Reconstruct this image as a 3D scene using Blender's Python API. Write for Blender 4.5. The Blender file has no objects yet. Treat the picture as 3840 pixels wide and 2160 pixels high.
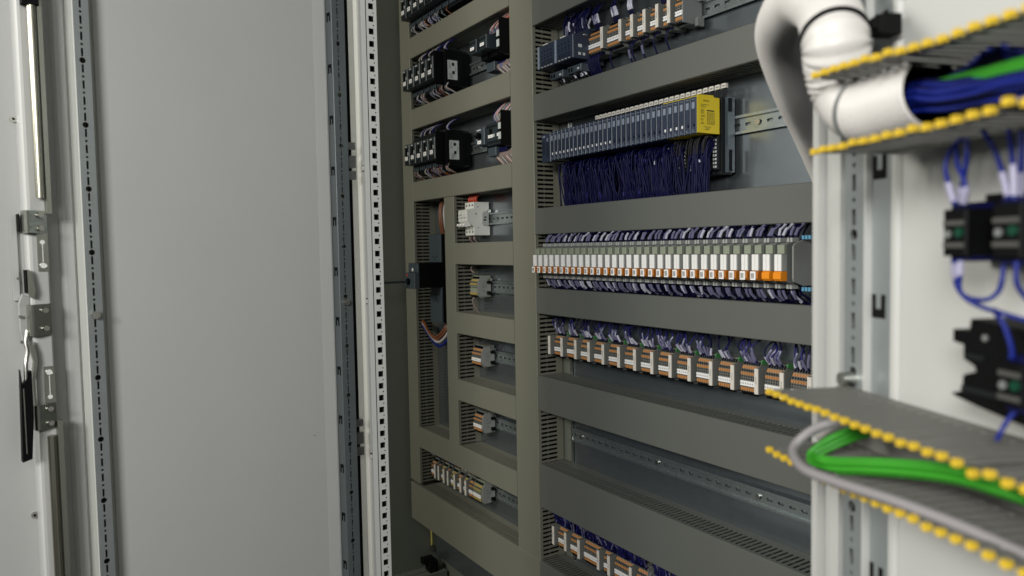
import bpy, math, random
from mathutils import Vector, Matrix
random.seed(7)
R_ = random.uniform
scene = bpy.context.scene
col = scene.collection

# ------------------------------------------------------------------ camera
CAMROT = ((0.53202725, 0.03660738, -0.84593552),
          (0.8465374, -0.04415101, 0.53049517),
          (-0.01792887, -0.99835394, -0.05447906))     # world axes in (right, down, forward)
CAMPOS = Vector((0.0, -1.11, 1.2))
FPX = 2773.0
cd = bpy.data.cameras.new('camera')
cam = bpy.data.objects.new('camera', cd)
col.objects.link(cam)
m = Matrix([[CAMROT[i][0], -CAMROT[i][1], -CAMROT[i][2]] for i in range(3)]).to_4x4()
m.translation = CAMPOS
cam.matrix_world = m
cd.sensor_width = 36.0
cd.lens = FPX / 3840.0 * 36.0
cd.clip_start = 0.02
cd.clip_end = 60
cd.dof.use_dof = True
cd.dof.focus_distance = 1.55
cd.dof.aperture_fstop = 5.6
scene.camera = cam
scene.render.resolution_x, scene.render.resolution_y = 1024, 576

# ------------------------------------------------------------------ light
w = bpy.data.worlds.new('World'); scene.world = w; w.use_nodes = True
bg = w.node_tree.nodes['Background']
bg.inputs['Color'].default_value = (0.80, 0.88, 1.0, 1)
bg.inputs['Strength'].default_value = 0.025


def area(name, loc, target, size, sizey, power, color):
    l = bpy.data.lights.new(name, 'AREA'); l.shape = 'RECTANGLE'
    l.size = size; l.size_y = sizey; l.energy = power; l.color = color
    o = bpy.data.objects.new(name, l); col.objects.link(o)
    o.location = loc
    o.rotation_euler = (Vector(target) - Vector(loc)).to_track_quat('-Z', 'Y').to_euler()
    return o


area('area_lamp', (0.50, -2.20, 1.75), (-0.8, -0.4, 1.15), 0.7, 0.4, 40, (1.0, 0.99, 0.965))
area('area_lamp', (-1.20, -2.60, 1.95), (-0.5, -0.4, 1.2), 0.7, 0.4, 23, (1.0, 0.98, 0.94))  # added lamp, brightens the left side of the conduit
area('area_lamp', (1.70, -1.65, 2.2), (-1.8, -0.3, 1.1), 0.8, 0.4, 9, (1.0, 0.99, 0.965))  # added fill light for the left bay and side wall
area('area_lamp', (-1.75, -2.60, 2.3), (-1.8, -0.1, 1.1), 0.9, 0.4, 19, (1.0, 0.94, 0.78))
vs = scene.view_settings
vs.view_transform = 'Standard'; vs.look = 'None'; vs.exposure = 0.0; vs.gamma = 1.0
try:
    vs.use_curve_mapping = False
except Exception:
    pass

# ------------------------------------------------------------------ materials
MATS = {}


def mat(name, color, rough=0.5, metal=0.0, noise=0.0, nscale=40.0, bump=0.0, bscale=200.0, spec=0.5,
        trans=0.0, coat=0.0, emit=None, stretch=None):
    if name in MATS:
        return MATS[name]
    m = bpy.data.materials.new(name); m.use_nodes = True
    nt = m.node_tree; b = nt.nodes['Principled BSDF']
    b.inputs['Base Color'].default_value = (*color, 1)
    b.inputs['Roughness'].default_value = rough
    b.inputs['Metallic'].default_value = metal
    b.inputs['Specular IOR Level'].default_value = spec
    b.inputs['Transmission Weight'].default_value = trans
    b.inputs['Coat Weight'].default_value = coat
    if noise or bump:
        tc = nt.nodes.new('ShaderNodeTexCoord')
        mp = nt.nodes.new('ShaderNodeMapping')
        nt.links.new(tc.outputs['Object'], mp.inputs['Vector'])
        if stretch:
            mp.inputs['Scale'].default_value = stretch
    if noise:
        n = nt.nodes.new('ShaderNodeTexNoise'); n.inputs['Scale'].default_value = nscale
        n.inputs['Detail'].default_value = 5
        nt.links.new(mp.outputs['Vector'], n.inputs['Vector'])
        mx = nt.nodes.new('ShaderNodeMix'); mx.data_type = 'RGBA'
        a = [max(0, c * (1 - noise)) for c in color]; d = [min(1, c * (1 + noise)) for c in color]
        mx.inputs['A'].default_value = (*a, 1); mx.inputs['B'].default_value = (*d, 1)
        nt.links.new(n.outputs['Fac'], mx.inputs['Factor'])
        nt.links.new(mx.outputs['Result'], b.inputs['Base Color'])
        mr = nt.nodes.new('ShaderNodeMapRange')
        mr.inputs['To Min'].default_value = max(0.02, rough - 0.06); mr.inputs['To Max'].default_value = min(1, rough + 0.06)
        nt.links.new(n.outputs['Fac'], mr.inputs['Value'])
        nt.links.new(mr.outputs['Result'], b.inputs['Roughness'])
    if bump:
        n2 = nt.nodes.new('ShaderNodeTexNoise'); n2.inputs['Scale'].default_value = bscale
        n2.inputs['Detail'].default_value = 2
        nt.links.new(tc.outputs['Object'], n2.inputs['Vector'])
        bp = nt.nodes.new('ShaderNodeBump'); bp.inputs['Strength'].default_value = bump
        bp.inputs['Distance'].default_value = 0.001
        nt.links.new(n2.outputs['Fac'], bp.inputs['Height'])
        nt.links.new(bp.outputs['Normal'], b.inputs['Normal'])
    MATS[name] = m
    return m


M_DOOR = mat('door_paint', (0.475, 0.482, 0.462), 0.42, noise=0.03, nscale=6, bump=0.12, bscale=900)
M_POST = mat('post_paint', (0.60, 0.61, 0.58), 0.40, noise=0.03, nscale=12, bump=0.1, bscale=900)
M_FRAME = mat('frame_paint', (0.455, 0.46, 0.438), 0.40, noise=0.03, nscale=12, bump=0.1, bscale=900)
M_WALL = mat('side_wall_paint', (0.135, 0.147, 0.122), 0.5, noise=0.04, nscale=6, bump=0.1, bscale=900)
M_GALV = mat('galvanised_sheet', (0.28, 0.315, 0.335), 0.22, metal=0.86, noise=0.07, nscale=30)
M_RAILZ = mat('zinc_rail', (0.42, 0.47, 0.47), 0.26, metal=0.88, noise=0.08, nscale=60)
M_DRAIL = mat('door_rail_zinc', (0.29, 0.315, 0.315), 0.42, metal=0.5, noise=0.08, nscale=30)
M_STEEL = mat('bright_steel', (0.52, 0.52, 0.48), 0.30, metal=1.0, noise=0.06, nscale=80)
M_STEELD = mat('dull_steel', (0.30, 0.31, 0.27), 0.34, metal=0.9, noise=0.08, nscale=80)
M_ROD = mat('rod_steel', (0.34, 0.335, 0.27), 0.33, metal=0.95, noise=0.06, nscale=90, stretch=(1, 1, 0.05))
M_DUCTL = mat('duct_olive_grey', (0.168, 0.169, 0.132), 0.52, noise=0.025, nscale=14, bump=0.06, bscale=1200)
M_DUCTR = mat('duct_neutral_grey', (0.111, 0.117, 0.104), 0.52, noise=0.025, nscale=14, bump=0.06, bscale=1200)
M_DUCTN = mat('duct_near_grey', (0.135, 0.135, 0.122), 0.5, noise=0.05, nscale=40)
M_YEL = mat('yellow_tip', (0.60, 0.41, 0.030), 0.65, spec=0.2)
M_RUB = mat('black_rubber', (0.006, 0.006, 0.006), 0.8, spec=0.1)
M_BLK = mat('black_plastic', (0.003, 0.0032, 0.0035), 0.55, spec=0.1)
M_DRAILD = mat('shaded_door_rail_zinc', (0.125, 0.145, 0.148), 0.45, metal=0.3, noise=0.08, nscale=30)  # same rail zinc with the hinge rail's shade put into its colour
M_ANTH = mat('anthracite_plastic', (0.020, 0.030, 0.033), 0.42, noise=0.05, nscale=80)
M_ANTHD = mat('dark_anthracite', (0.008, 0.010, 0.011), 0.5, spec=0.25)
M_BGREY = mat('blue_grey_plastic', (0.045, 0.060, 0.072), 0.42, noise=0.04, nscale=60)
M_ANTHB = mat('worn_dark_plastic', (0.06, 0.06, 0.055), 0.5)
M_NAVY = mat('navy_grey_plastic', (0.026, 0.037, 0.062), 0.4, noise=0.05, nscale=90)
M_NAVYD = mat('navy_dark_plastic', (0.015, 0.021, 0.037), 0.4)
M_NAVYL = mat('navy_light_plastic', (0.20, 0.235, 0.29), 0.4)
M_YELLOW = mat('safety_yellow', (0.80, 0.60, 0.01), 0.42, noise=0.03, nscale=50)
M_GREY = mat('grey_plastic', (0.34, 0.35, 0.33), 0.5, noise=0.04, nscale=60)
M_GREYD = mat('dark_grey_plastic', (0.16, 0.17, 0.165), 0.5, noise=0.04, nscale=60)
M_GREY2 = mat('mid_grey_plastic', (0.23, 0.235, 0.22), 0.55, noise=0.06, nscale=60)
M_YELG = mat('dull_yellow_plastic', (0.42, 0.30, 0.08), 0.5)
M_GREYT = mat('terminal_grey', (0.15, 0.155, 0.14), 0.55)
M_BEIGE = mat('light_beige_plastic', (0.66, 0.63, 0.56), 0.5)
M_WHITE = mat('white_plastic', (0.80, 0.80, 0.77), 0.45)
M_MARK = mat('white_marker', (0.86, 0.86, 0.84), 0.5)
M_INK = mat('black_ink', (0.02, 0.02, 0.02), 0.7)
M_INKG = mat('grey_ink', (0.22, 0.22, 0.22), 0.7)
M_ORANGE = mat('orange_plastic', (0.47, 0.215, 0.07), 0.5, noise=0.05, nscale=90)
M_ORANGB = mat('bright_orange_plastic', (0.80, 0.26, 0.006), 0.4)
M_GREENP = mat('green_plastic', (0.05, 0.20, 0.06), 0.5)
M_GREENL = mat('pale_green_plastic', (0.24, 0.27, 0.20), 0.5)
M_MCB = mat('breaker_white', (0.62, 0.63, 0.58), 0.45)
M_BLUEW = mat('blue_wire', (0.003, 0.0038, 0.038), 0.5, spec=0.2)
M_BLUEN = mat('near_blue_wire', (0.006, 0.014, 0.155), 0.45, spec=0.3)
M_VIOL = mat('violet_wire', (0.016, 0.016, 0.12), 0.45, spec=0.2)
M_BLACKW = mat('black_wire', (0.012, 0.012, 0.014), 0.42)
M_WHITEW = mat('white_wire', (0.42, 0.40, 0.38), 0.42)
M_BROWNW = mat('brown_wire', (0.16, 0.055, 0.02), 0.42)
M_REDW = mat('red_wire', (0.42, 0.05, 0.02), 0.42)
M_PINKW = mat('pink_wire', (0.20, 0.15, 0.13), 0.42)
M_GREENW = mat('green_cable', (0.030, 0.27, 0.012), 0.5)
M_GREYC = mat('grey_cable', (0.21, 0.20, 0.205), 0.5)
M_SLEEVE = mat('clear_sleeve', (0.135, 0.135, 0.22), 0.25)
M_SLEEVEN = mat('near_sleeve', (0.30, 0.29, 0.40), 0.45)
M_SLEEVEW = mat('white_sleeve', (0.44, 0.44, 0.52), 0.28)
M_COND = mat('white_conduit', (0.55, 0.535, 0.51), 0.42, noise=0.02, nscale=20)
M_LBLUE = mat('light_blue_plastic', (0.10, 0.30, 0.45), 0.4)
M_LABELG = mat('silver_label', (0.50, 0.53, 0.52), 0.4)
M_COPPER = mat('ground_wire', (0.55, 0.50, 0.12), 0.4)
M_EMER = mat('green_button', (0.0, 0.040, 0.020), 0.4)
M_LED = mat('white_window', (0.8, 0.8, 0.78), 0.3)

# ------------------------------------------------------------------ helpers


class MB:
    def __init__(s):
        s.v = []; s.f = []; s.mi = []; s.sm = []

    def add(s, vs, fs, mi=0, smooth=False):
        o = len(s.v); s.v += [tuple(p) for p in vs]
        for f in fs:
            s.f.append([i + o for i in f]); s.mi.append(mi); s.sm.append(smooth)
        return s

    def box(s, x0, x1, y0, y1, z0, z1, mi=0):
        return s.add([(x0, y0, z0), (x1, y0, z0), (x1, y1, z0), (x0, y1, z0), (x0, y0, z1), (x1, y0, z1), (x1, y1, z1), (x0, y1, z1)],
                     [(0, 3, 2, 1), (4, 5, 6, 7), (0, 1, 5, 4), (1, 2, 6, 5), (2, 3, 7, 6), (3, 0, 4, 7)], mi)

    def cbox(s, x0, x1, y0, y1, z0, z1, c=0.001, mi=0):
        """box whose front (-y) edges are chamfered"""
        return s.add([(x0, y1, z0), (x1, y1, z0), (x1, y1, z1), (x0, y1, z1),
                      (x0, y0 + c, z0), (x1, y0 + c, z0), (x1, y0 + c, z1), (x0, y0 + c, z1),
                      (x0 + c, y0, z0 + c), (x1 - c, y0, z0 + c), (x1 - c, y0, z1 - c), (x0 + c, y0, z1 - c)],
                     [(0, 3, 2, 1)[::-1], (0, 1, 5, 4), (1, 2, 6, 5), (2, 3, 7, 6), (3, 0, 4, 7),
                      (4, 5, 9, 8), (5, 6, 10, 9), (6, 7, 11, 10), (7, 4, 8, 11), (8, 9, 10, 11)], mi)

    def prism(s, poly, a0, a1, axis='x', mi=0):
        """poly of 2D points extruded along an axis: x -> (y,z), y -> (x,z), z -> (x,y)"""
        n = len(poly)

        def p3(p, a):
            return (a, p[0], p[1]) if axis == 'x' else ((p[0], a, p[1]) if axis == 'y' else (p[0], p[1], a))
        vs = [p3(p, a0) for p in poly] + [p3(p, a1) for p in poly]
        fs = [tuple(range(n))[::-1], tuple(range(n, 2 * n))]
        fs += [(i, (i + 1) % n, n + (i + 1) % n, n + i) for i in range(n)]
        return s.add(vs, fs, mi)

    def tube(s, pts, r, n=6, mi=0, caps=True, smooth=True):
        P = [Vector(p) for p in pts]
        rr = r if isinstance(r, (list, tuple)) else [r] * len(P)
        ref = None; vs = []
        for i, p in enumerate(P):
            t = (P[min(i + 1, len(P) - 1)] - P[max(i - 1, 0)]).normalized()
            if ref is None:
                ref = t.orthogonal().normalized()
            ref = (ref - t * ref.dot(t))
            ref = ref.normalized() if ref.length > 1e-6 else t.orthogonal().normalized()
            b = t.cross(ref)
            for k in range(n):
                a = 2 * math.pi * k / n
                vs.append(p + (ref * math.cos(a) + b * math.sin(a)) * rr[i])
        fs = []
        for i in range(len(P) - 1):
            for k in range(n):
                fs.append((i * n + k, i * n + (k + 1) % n, (i + 1) * n + (k + 1) % n, (i + 1) * n + k))
        s.add(vs, fs, mi, smooth)
        if caps:
            L = len(P)
            s.add(vs[:n], [tuple(range(n))[::-1]], mi); s.add(vs[(L - 1) * n:], [tuple(range(n))], mi)
        return s

    def cyl(s, p0, p1, r, n=10, mi=0, r1=None):
        return s.tube([p0, p1], [r, r if r1 is None else r1], n, mi, True, n > 8)

    def mesh(s, name, mats):
        me = bpy.data.meshes.new(name)
        me.from_pydata(s.v, [], s.f)
        for mm in (mats if isinstance(mats, (list, tuple)) else [mats]):
            me.materials.append(mm)
        me.polygons.foreach_set('material_index', s.mi)
        me.polygons.foreach_set('use_smooth', s.sm)
        me.update()
        return me

    def build(s, name, mats, parent=None):
        return link(name, s.mesh(name, mats), parent)


def link(name, data, parent=None, loc=None, rz=None):
    o = bpy.data.objects.new(name, data); col.objects.link(o)
    if parent: o.parent = parent
    if loc: o.location = loc
    if rz is not None: o.rotation_euler[2] = rz
    return o


def tag(o, label=None, cat=None, group=None, kind=None):
    if label: o['label'] = label
    if cat: o['category'] = cat
    if group: o['group'] = group
    if kind: o['kind'] = kind
    return o


def thing(name, label, cat, loc=(0, 0, 0), rz=0.0, group=None):
    return tag(link(name, None, None, loc, rz), label, cat, group)


def copy_tree(o, parent=None):
    c = o.copy(); col.objects.link(c); c.parent = parent
    for ch in o.children:
        copy_tree(ch, c)
    return c


def spline(pts, k=6):
    P = [Vector(p) for p in pts]
    P = [P[0] * 2 - P[1]] + P + [P[-1] * 2 - P[-2]]
    out = []
    for i in range(1, len(P) - 2):
        a, b, c, d = P[i - 1:i + 3]
        for j in range(k):
            t = j / k
            out.append(0.5 * ((2 * b) + (c - a) * t + (2 * a - 5 * b + 4 * c - d) * t * t + (3 * b - a - 3 * c + d) * t ** 3))
    out.append(P[-2])
    return out


def perforated(name, outline, holes, thick, mats, parent=None):
    """flat sheet in local xy with real holes, thickness along z, made by filling a 2D curve"""
    cu = bpy.data.curves.new(name, 'CURVE'); cu.dimensions = '2D'; cu.fill_mode = 'BOTH'
    cu.extrude = thick / 2
    for pts in [outline] + holes:
        sp = cu.splines.new('POLY'); sp.points.add(len(pts) - 1)
        for q, p in zip(sp.points, pts):
            q.co = (p[0], p[1], 0, 1)
        sp.use_cyclic_u = True
    tmp = bpy.data.objects.new('tmp', cu); col.objects.link(tmp)
    dg = bpy.context.evaluated_depsgraph_get()
    me = bpy.data.meshes.new_from_object(tmp.evaluated_get(dg))
    bpy.data.objects.remove(tmp); bpy.data.curves.remove(cu)
    me.name = name
    for mm in mats if isinstance(mats, (list, tuple)) else [mats]:
        me.materials.append(mm)
    return link(name, me, parent)


def rect(x0, x1, y0, y1):
    return [(x0, y0), (x1, y0), (x1, y1), (x0, y1)]


def circ(x, y, r, n=10):
    return [(x + r * math.cos(2 * math.pi * i / n), y + r * math.sin(2 * math.pi * i / n)) for i in range(n)]


def slot(x, y, w_, h, n=4):
    r = min(w_, h) / 2; pts = []
    if w_ >= h:
        cs = [(x + w_ / 2 - r, -90), (x - w_ / 2 + r, 90)]
        for cx, a0 in cs:
            pts += [(cx + r * math.cos(math.radians(a0 + 180 * i / n)), y + r * math.sin(math.radians(a0 + 180 * i / n))) for i in range(n + 1)]
    else:
        cs = [(y + h / 2 - r, 0), (y - h / 2 + r, 180)]
        for cy, a0 in cs:
            pts += [(x + r * math.cos(math.radians(a0 + 180 * i / n)), cy + r * math.sin(math.radians(a0 + 180 * i / n))) for i in range(n + 1)]
    return pts


def pix(x, y, depth):
    """photograph pixel at a given distance along the view axis -> world point"""
    c = ((x - 1920.0) / FPX * depth, (y - 1080.0) / FPX * depth, depth)
    return CAMPOS + Vector([sum(CAMROT[i][j] * c[j] for j in range(3)) for i in range(3)])


# ------------------------------------------------------------------ cabinet shell
cab = thing('electrical_cabinet', 'grey painted steel control cabinet shell with perforated front post and galvanised mounting plates', 'cabinet')
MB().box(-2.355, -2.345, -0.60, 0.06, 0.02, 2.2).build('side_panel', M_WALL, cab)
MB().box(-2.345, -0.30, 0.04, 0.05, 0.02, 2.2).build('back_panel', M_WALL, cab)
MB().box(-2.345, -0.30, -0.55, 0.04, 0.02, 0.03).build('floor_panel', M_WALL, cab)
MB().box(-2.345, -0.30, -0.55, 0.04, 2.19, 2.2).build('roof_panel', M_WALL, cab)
pl = MB().box(-2.300, -1.560, 0.0, 0.003, 0.13, 2.12).build('mounting_plate', M_GALV, cab)
pl = MB().box(-1.484, -0.34, 0.0, 0.003, 0.13, 2.12).build('mounting_plate', M_GALV, cab)
MB().box(-1.4905, -1.4865, -0.006, 0.012, 0.13, 2.12).build('plate_edge', M_STEEL, cab)
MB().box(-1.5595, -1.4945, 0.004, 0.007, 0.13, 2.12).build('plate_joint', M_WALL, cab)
# base frame bar on the floor along the side panel with its holes
b = perforated('base_rail', rect(-0.55, 0.03, 0, 0.032), [rect(-0.53 + i * 0.025, -0.519 + i * 0.025, 0.008, 0.02) for i in range(21)], 0.002, M_WALL, cab)
b.rotation_euler = (0, 0, math.radians(90)); b.location = (-2.312, 0, 0.075)
MB().box(-2.344, -2.28, -0.55, 0.03, 0.04, 0.074).build('base_beam', M_WALL, cab)
# front post
post = MB()
post.box(-1.470, -1.4165, -0.5615, -0.56, 0.02, 2.2)
post.box(-1.4165, -1.4125, -0.5655, -0.5555, 0.02, 2.2)
post.box(-1.492, -1.466, -0.580, -0.5705, 0.02, 2.2)
post.box(-1.470, -1.466, -0.5705, -0.5615, 0.02, 2.2)
po = post.build('frame_post', M_POST, cab)
holes = []
z0 = 1.4383
for k in range(-56, 30):
    zz = z0 + k * 0.02454
    if 0.05 < zz < 2.15:
        holes.append(rect(zz - 0.0058, zz + 0.0058, 0.0045, 0.0148))
        holes.append(circ(zz - 0.01227, 0.0165 - 0.002, 0.0016, 8))
st = perforated('perforated_strip', rect(0.02, 2.2, 0.0, 0.0215), holes, 0.0015, M_POST, po)
st.rotation_euler = (0, math.radians(-90), math.radians(0)); st.location = (-1.4133, -0.5535, 0)
# turn: local x -> world z, local y -> world y
MB().box(-1.44, -1.4385, -0.553, -0.528, 0.02, 2.2).build('inner_web', M_RUB, po)
MB().box(-1.4385, -1.4146, -0.5322, -0.531, 0.02, 2.2).build('rear_flange', M_WALL, po)
holes = [slot(z0 + 0.01227 + k * 0.02454 , 0.0, 0.009, 0.003) for k in range(-56, 30) if 0.05 < z0 + k * 0.02454 < 2.1]
for k in range(-56, 30):
    zz = z0 + 0.006 + k * 0.02454
    if 0.05 < zz < 2.15:
        o = link('edge_hole', MATS and (bpy.data.meshes.get('edge_hole') or MB().prism(slot(0, 0, 0.003, 0.0095, 3), -0.0004, 0.0, 'y').mesh('edge_hole', M_RUB)), po, (-1.4215, -0.5615, zz))
for zz, yy in ((1.3645, 0), (1.0965, 0), (0.777, 0)):
    o = MB().box(-1.4330, -1.4215, -0.5635, -0.5616, zz - 0.006, zz + 0.006).build('cage_nut', M_RUB, po)
    MB().box(-1.4305, -1.4220, -0.5645, -0.5636, zz - 0.0042, zz + 0.0042).build('nut_face', M_WHITE, o)
# hinge leaves on the post
for zz in (1.395, 0.842):
    h = MB()
    h.box(-1.430, -1.413, -0.600, -0.584, zz + 0.004, zz + 0.018)
    h.box(-1.426, -1.4125, -0.598, -0.584, zz - 0.032, zz - 0.008)
    h.cyl((-1.424, -0.600, zz - 0.055), (-1.424, -0.600, zz + 0.02), 0.004, 10)
    h.box(-1.428, -1.4128, -0.599, -0.584, zz - 0.055, zz - 0.038)
    h.build('hinge', M_STEEL, po)
# earth wire and bolt low on the side panel
MB().tube(spline([(-2.326, -0.004, 0.27), (-2.328, -0.004, 0.225), (-2.33, -0.002, 0.165), (-2.336, -0.002, 0.15)]), 0.0035, 6).build('earth_wire', M_COPPER, cab)
MB().cyl((-2.345, -0.004, 0.145), (-2.325, -0.004, 0.145), 0.010, 8).build('earth_bolt', M_STEELD, cab)
MB().box(-2.33, -2.29, -0.03, 0.0, 0.03, 0.115).box(-2.325, -2.30, -0.05, -0.01, 0.105, 0.125).build('cable_clamp', M_RUB, cab)

# ------------------------------------------------------------------ wiring ducts of the cabinet
FY = -0.08


def duct(axis, a0, a1, c0, c1, mt, label, group=None):
    t = thing('wiring_duct', label, 'wiring duct', (0, 0, 0), 0, group)

    def bx(mb, a_0, a_1, c_0, c_1, y0, y1, mi=0):
        if axis == 'x':
            mb.box(a_0, a_1, y0, y1, c_0, c_1, mi)
        else:
            mb.box(c_0, c_1, y0, y1, a_0, a_1, mi)
    g = 0.0006
    a0 += g; a1 -= g
    b = MB(); bx(b, a0, a1, c0 + 0.002, c1 - 0.002, -0.0045, -0.0005)
    b.build('base', mt, t)
    # slotted walls
    pitch = 0.0112; n = int((a1 - a0) / pitch)
    me = MB()
    bx(me, a0, a1, -0.0009, 0.0009, -0.020, -0.0005)
    st = (a1 - a0) / n
    for i in range(n):
        s0 = a0 + i * st + 0.0028; s1 = a0 + (i + 1) * st - 0.0028
        bx(me, s0, s1, -0.0009, 0.0009, -0.074, -0.020)
        bx(me, s0 - 0.0013, s1 + 0.0013, -0.0008, 0.0008, -0.0505, -0.0475)
    bx(me, a0, a1, -0.00085, 0.00085, -0.0775, -0.072)
    data = me.mesh('slotted_wall', mt)
    for cc in (c0 + 0.0022, c1 - 0.0022):
        o = link('slotted_wall', data, t, (0, 0, cc) if axis == 'x' else (cc, 0, 0))
        o['kind'] = 'stuff'
    wf = MB(); bx(wf, a0 + 0.001, a1 - 0.001, c0 + 0.005, c1 - 0.005, -0.066, -0.006)  # black core stands for packed wires and the shade behind the slots
    wf.build('slot_shade_fill', M_BLK, t)['kind'] = 'stuff'
    # lid with rounded edges and a lip
    pr = [(-0.070, c0 + 0.0003), (-0.0785, c0 + 0.0003), (-0.080, c0 + 0.0016), (-0.080, c1 - 0.0016), (-0.0785, c1 - 0.0003), (-0.070, c1 - 0.0003),
          (-0.070, c1 - 0.0013), (-0.0778, c1 - 0.0013), (-0.0778, c0 + 0.0013), (-0.070, c0 + 0.0013)]
    lid = MB()
    if axis == 'x':
        lid.prism(pr, a0, a1, 'x')
    else:
        lid.prism([(c, y) for y, c in pr], a0, a1, 'z')
    lid.build('lid', mt, t)
    return t


XR = -0.345
V1 = (-2.322, -2.246); V2 = (-1.634, -1.530); V3 = (-2.024, -1.961)
duct('z', 0.412, 2.12, *V1, M_DUCTL, 'tall olive grey vertical wiring duct beside the cabinet side wall', None)
duct('z', 0.402, 2.12, *V2, M_DUCTL, 'wide olive grey vertical wiring duct dividing the contactor bay from the relay bay')
duct('z', 0.606, 1.356, *V3, M_DUCTL, 'narrow short vertical wiring duct right of the main circuit breaker')
for c0, c1, nm in ((2.05, 2.12, 'topmost olive grey horizontal duct above the top contactor row'),
                   (1.819, 1.886, 'olive grey horizontal duct directly above the upper full row of motor starters'),
                   (1.590, 1.656, 'olive grey horizontal duct between the two rows of motor starters'),
                   (1.356, 1.421, 'olive grey horizontal duct below the lower motor starters and above the main breaker'),
                   (0.537, 0.606, 'olive grey horizontal duct just above the lowest terminal row')):
    duct('x', V1[1], V2[0], c0, c1, M_DUCTL, nm)
duct('x', V3[1], V2[0], 1.153, 1.217, M_DUCTL, 'short olive grey duct below the white three-pole breaker')
duct('x', V3[1], V2[0], 0.946, 1.011, M_DUCTL, 'short olive grey duct below the small yellow green terminals')
duct('x', V3[1], V2[0], 0.744, 0.808, M_DUCTL, 'short olive grey duct between the two small orange terminal blocks')
duct('x', V1[0], V2[1], 0.273, 0.402, M_DUCTL, 'tall olive grey bottom duct below the lowest terminal row of the contactor bay')
for c0, c1, nm in ((1.740, 1.86, 'grey horizontal duct above the dark blue controller modules'),
                   (1.509, 1.574, 'grey horizontal duct between the controller modules and the long input output station'),
                   (1.231, 1.296, 'grey horizontal duct between the hanging blue wires and the white relays'),
                   (1.034, 1.099, 'grey horizontal duct directly below the row of white relays'),
                   (0.790, 0.879, 'grey horizontal duct below the long terminal row and above the empty rail'),
                   (0.543, 0.654, 'tall grey horizontal duct below the empty mounting rail'),
                   (0.273, 0.402, 'tall grey bottom duct below the lowest blue-wired terminals')):
    duct('x', V2[1], XR, c0, c1, M_DUCTR, nm)

# ------------------------------------------------------------------ mounting rails


def din_rail(x0, x1, zc, label):
    t = thing('mounting_rail', label, 'mounting rail', (0, 0, zc))
    mb = MB(); y0 = -0.0015
    yb = -0.0025; yf = -0.0105
    for s in (1, -1):
        mb.box(x0, x1, yf, yb, *(sorted((s * 0.0125, s * 0.0137))))
        mb.box(x0, x1, yf, yf + 0.0011, *(sorted((s * 0.0137, s * 0.0172))))
    mb.build('flange', M_RAILZ, t)
    n = int((x1 - x0) / 0.0246)
    web = perforated('web', rect(x0, x1, -0.0125, 0.0125), [slot(x0 + 0.015 + i * 0.0246, 0, 0.0145, 0.0055) for i in range(n)], 0.001, M_RAILZ, t)
    web.rotation_euler = (math.radians(90), 0, 0); web.location = (0, -0.0035, 0)
    sc = MB()
    for k in range(int((x1 - x0) / 0.27) + 1):
        xx = x0 + 0.04 + k * 0.27
        if xx < x1:
            s = MB().cyl((xx, -0.004, 0), (xx, -0.0075, 0), 0.0055, 10).build('rail_screw', M_STEEL, t)
    return t


din_rail(-1.49, XR, 1.655, 'zinc mounting rail behind the controller modules with its end bare')
din_rail(-1.49, XR, 1.4205, 'zinc mounting rail beside the yellow safety module')
din_rail(-1.49, XR, 1.166, 'zinc mounting rail behind the white relays')
din_rail(-1.49, XR, 0.955, 'zinc mounting rail behind the long terminal row with white end stops')
din_rail(-1.49, XR, 0.7275, 'long empty zinc mounting rail with oval slots between two ducts')
din_rail(-1.49, XR, 0.475, 'zinc mounting rail behind the lowest blue-wired terminals')
din_rail(-2.24, -1.64, 1.955, 'zinc mounting rail behind the topmost starters')
din_rail(-2.24, -1.64, 1.735, 'zinc mounting rail behind the upper full row of motor starters')
din_rail(-2.24, -1.64, 1.500, 'zinc mounting rail behind the lower row of motor starters')
din_rail(-1.945, -1.64, 1.285, 'short zinc mounting rail carrying the white three-pole breaker')
din_rail(-1.945, -1.64, 1.086, 'short zinc mounting rail carrying the small yellow green terminals')
din_rail(-1.945, -1.64, 0.882, 'short zinc mounting rail carrying the upper small orange terminal block')
din_rail(-1.945, -1.64, 0.685, 'short zinc mounting rail carrying the lower small orange terminal block')
din_rail(-2.235, -1.64, 0.472, 'zinc mounting rail carrying the lowest terminal row of the contactor bay')

# ------------------------------------------------------------------ terminals
TW = 0.0052


def terminal_mesh(green=False):
    mb = MB()
    prof = [(-0.008, -0.029), (-0.042, -0.031), (-0.051, -0.025), (-0.053, -0.012), (-0.053, 0.013), (-0.047, 0.022), (-0.039, 0.033), (-0.008, 0.033)]
    mb.prism(prof, 0.0002, TW - 0.0002, 'x', 0)
    a, b2 = 0.0007, TW - 0.0007
    mb.box(a, b2, -0.0547, -0.050, -0.0215, -0.0158, 1)
    mb.box(a, b2, -0.0546, -0.050, 0.0070, 0.0118, 1)
    mb.prism([(-0.0508, 0.0180), (-0.0478, 0.0230), (-0.044, 0.0215), (-0.047, 0.0165)], a, b2, 'x', 1)
    a, b2 = 0.0012, TW - 0.0010
    mb.prism([(-0.0500, -0.0295), (-0.0530, -0.0235), (-0.048, -0.022), (-0.044, -0.029)], a, b2, 'x', 2)
    mb.prism([(-0.0535, 0.0130), (-0.0510, 0.0168), (-0.047, 0.0155), (-0.050, 0.0120)], a, b2, 'x', 2)
    mb.prism([(-0.0468, 0.0245), (-0.0420, 0.0310), (-0.038, 0.030), (-0.043, 0.0235)], a, b2, 'x', 2)
    mb.box(0.0014, TW - 0.0012, -0.0533, -0.05, -0.0020, 0.0008, 2)
    mb.box(0.0014, TW - 0.0012, -0.0533, -0.05, 0.0025, 0.0053, 2)
    return mb.mesh('terminal', [M_GREENL if green else M_GREYT, M_YELG if green else M_ORANGE, M_BLK])


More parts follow.
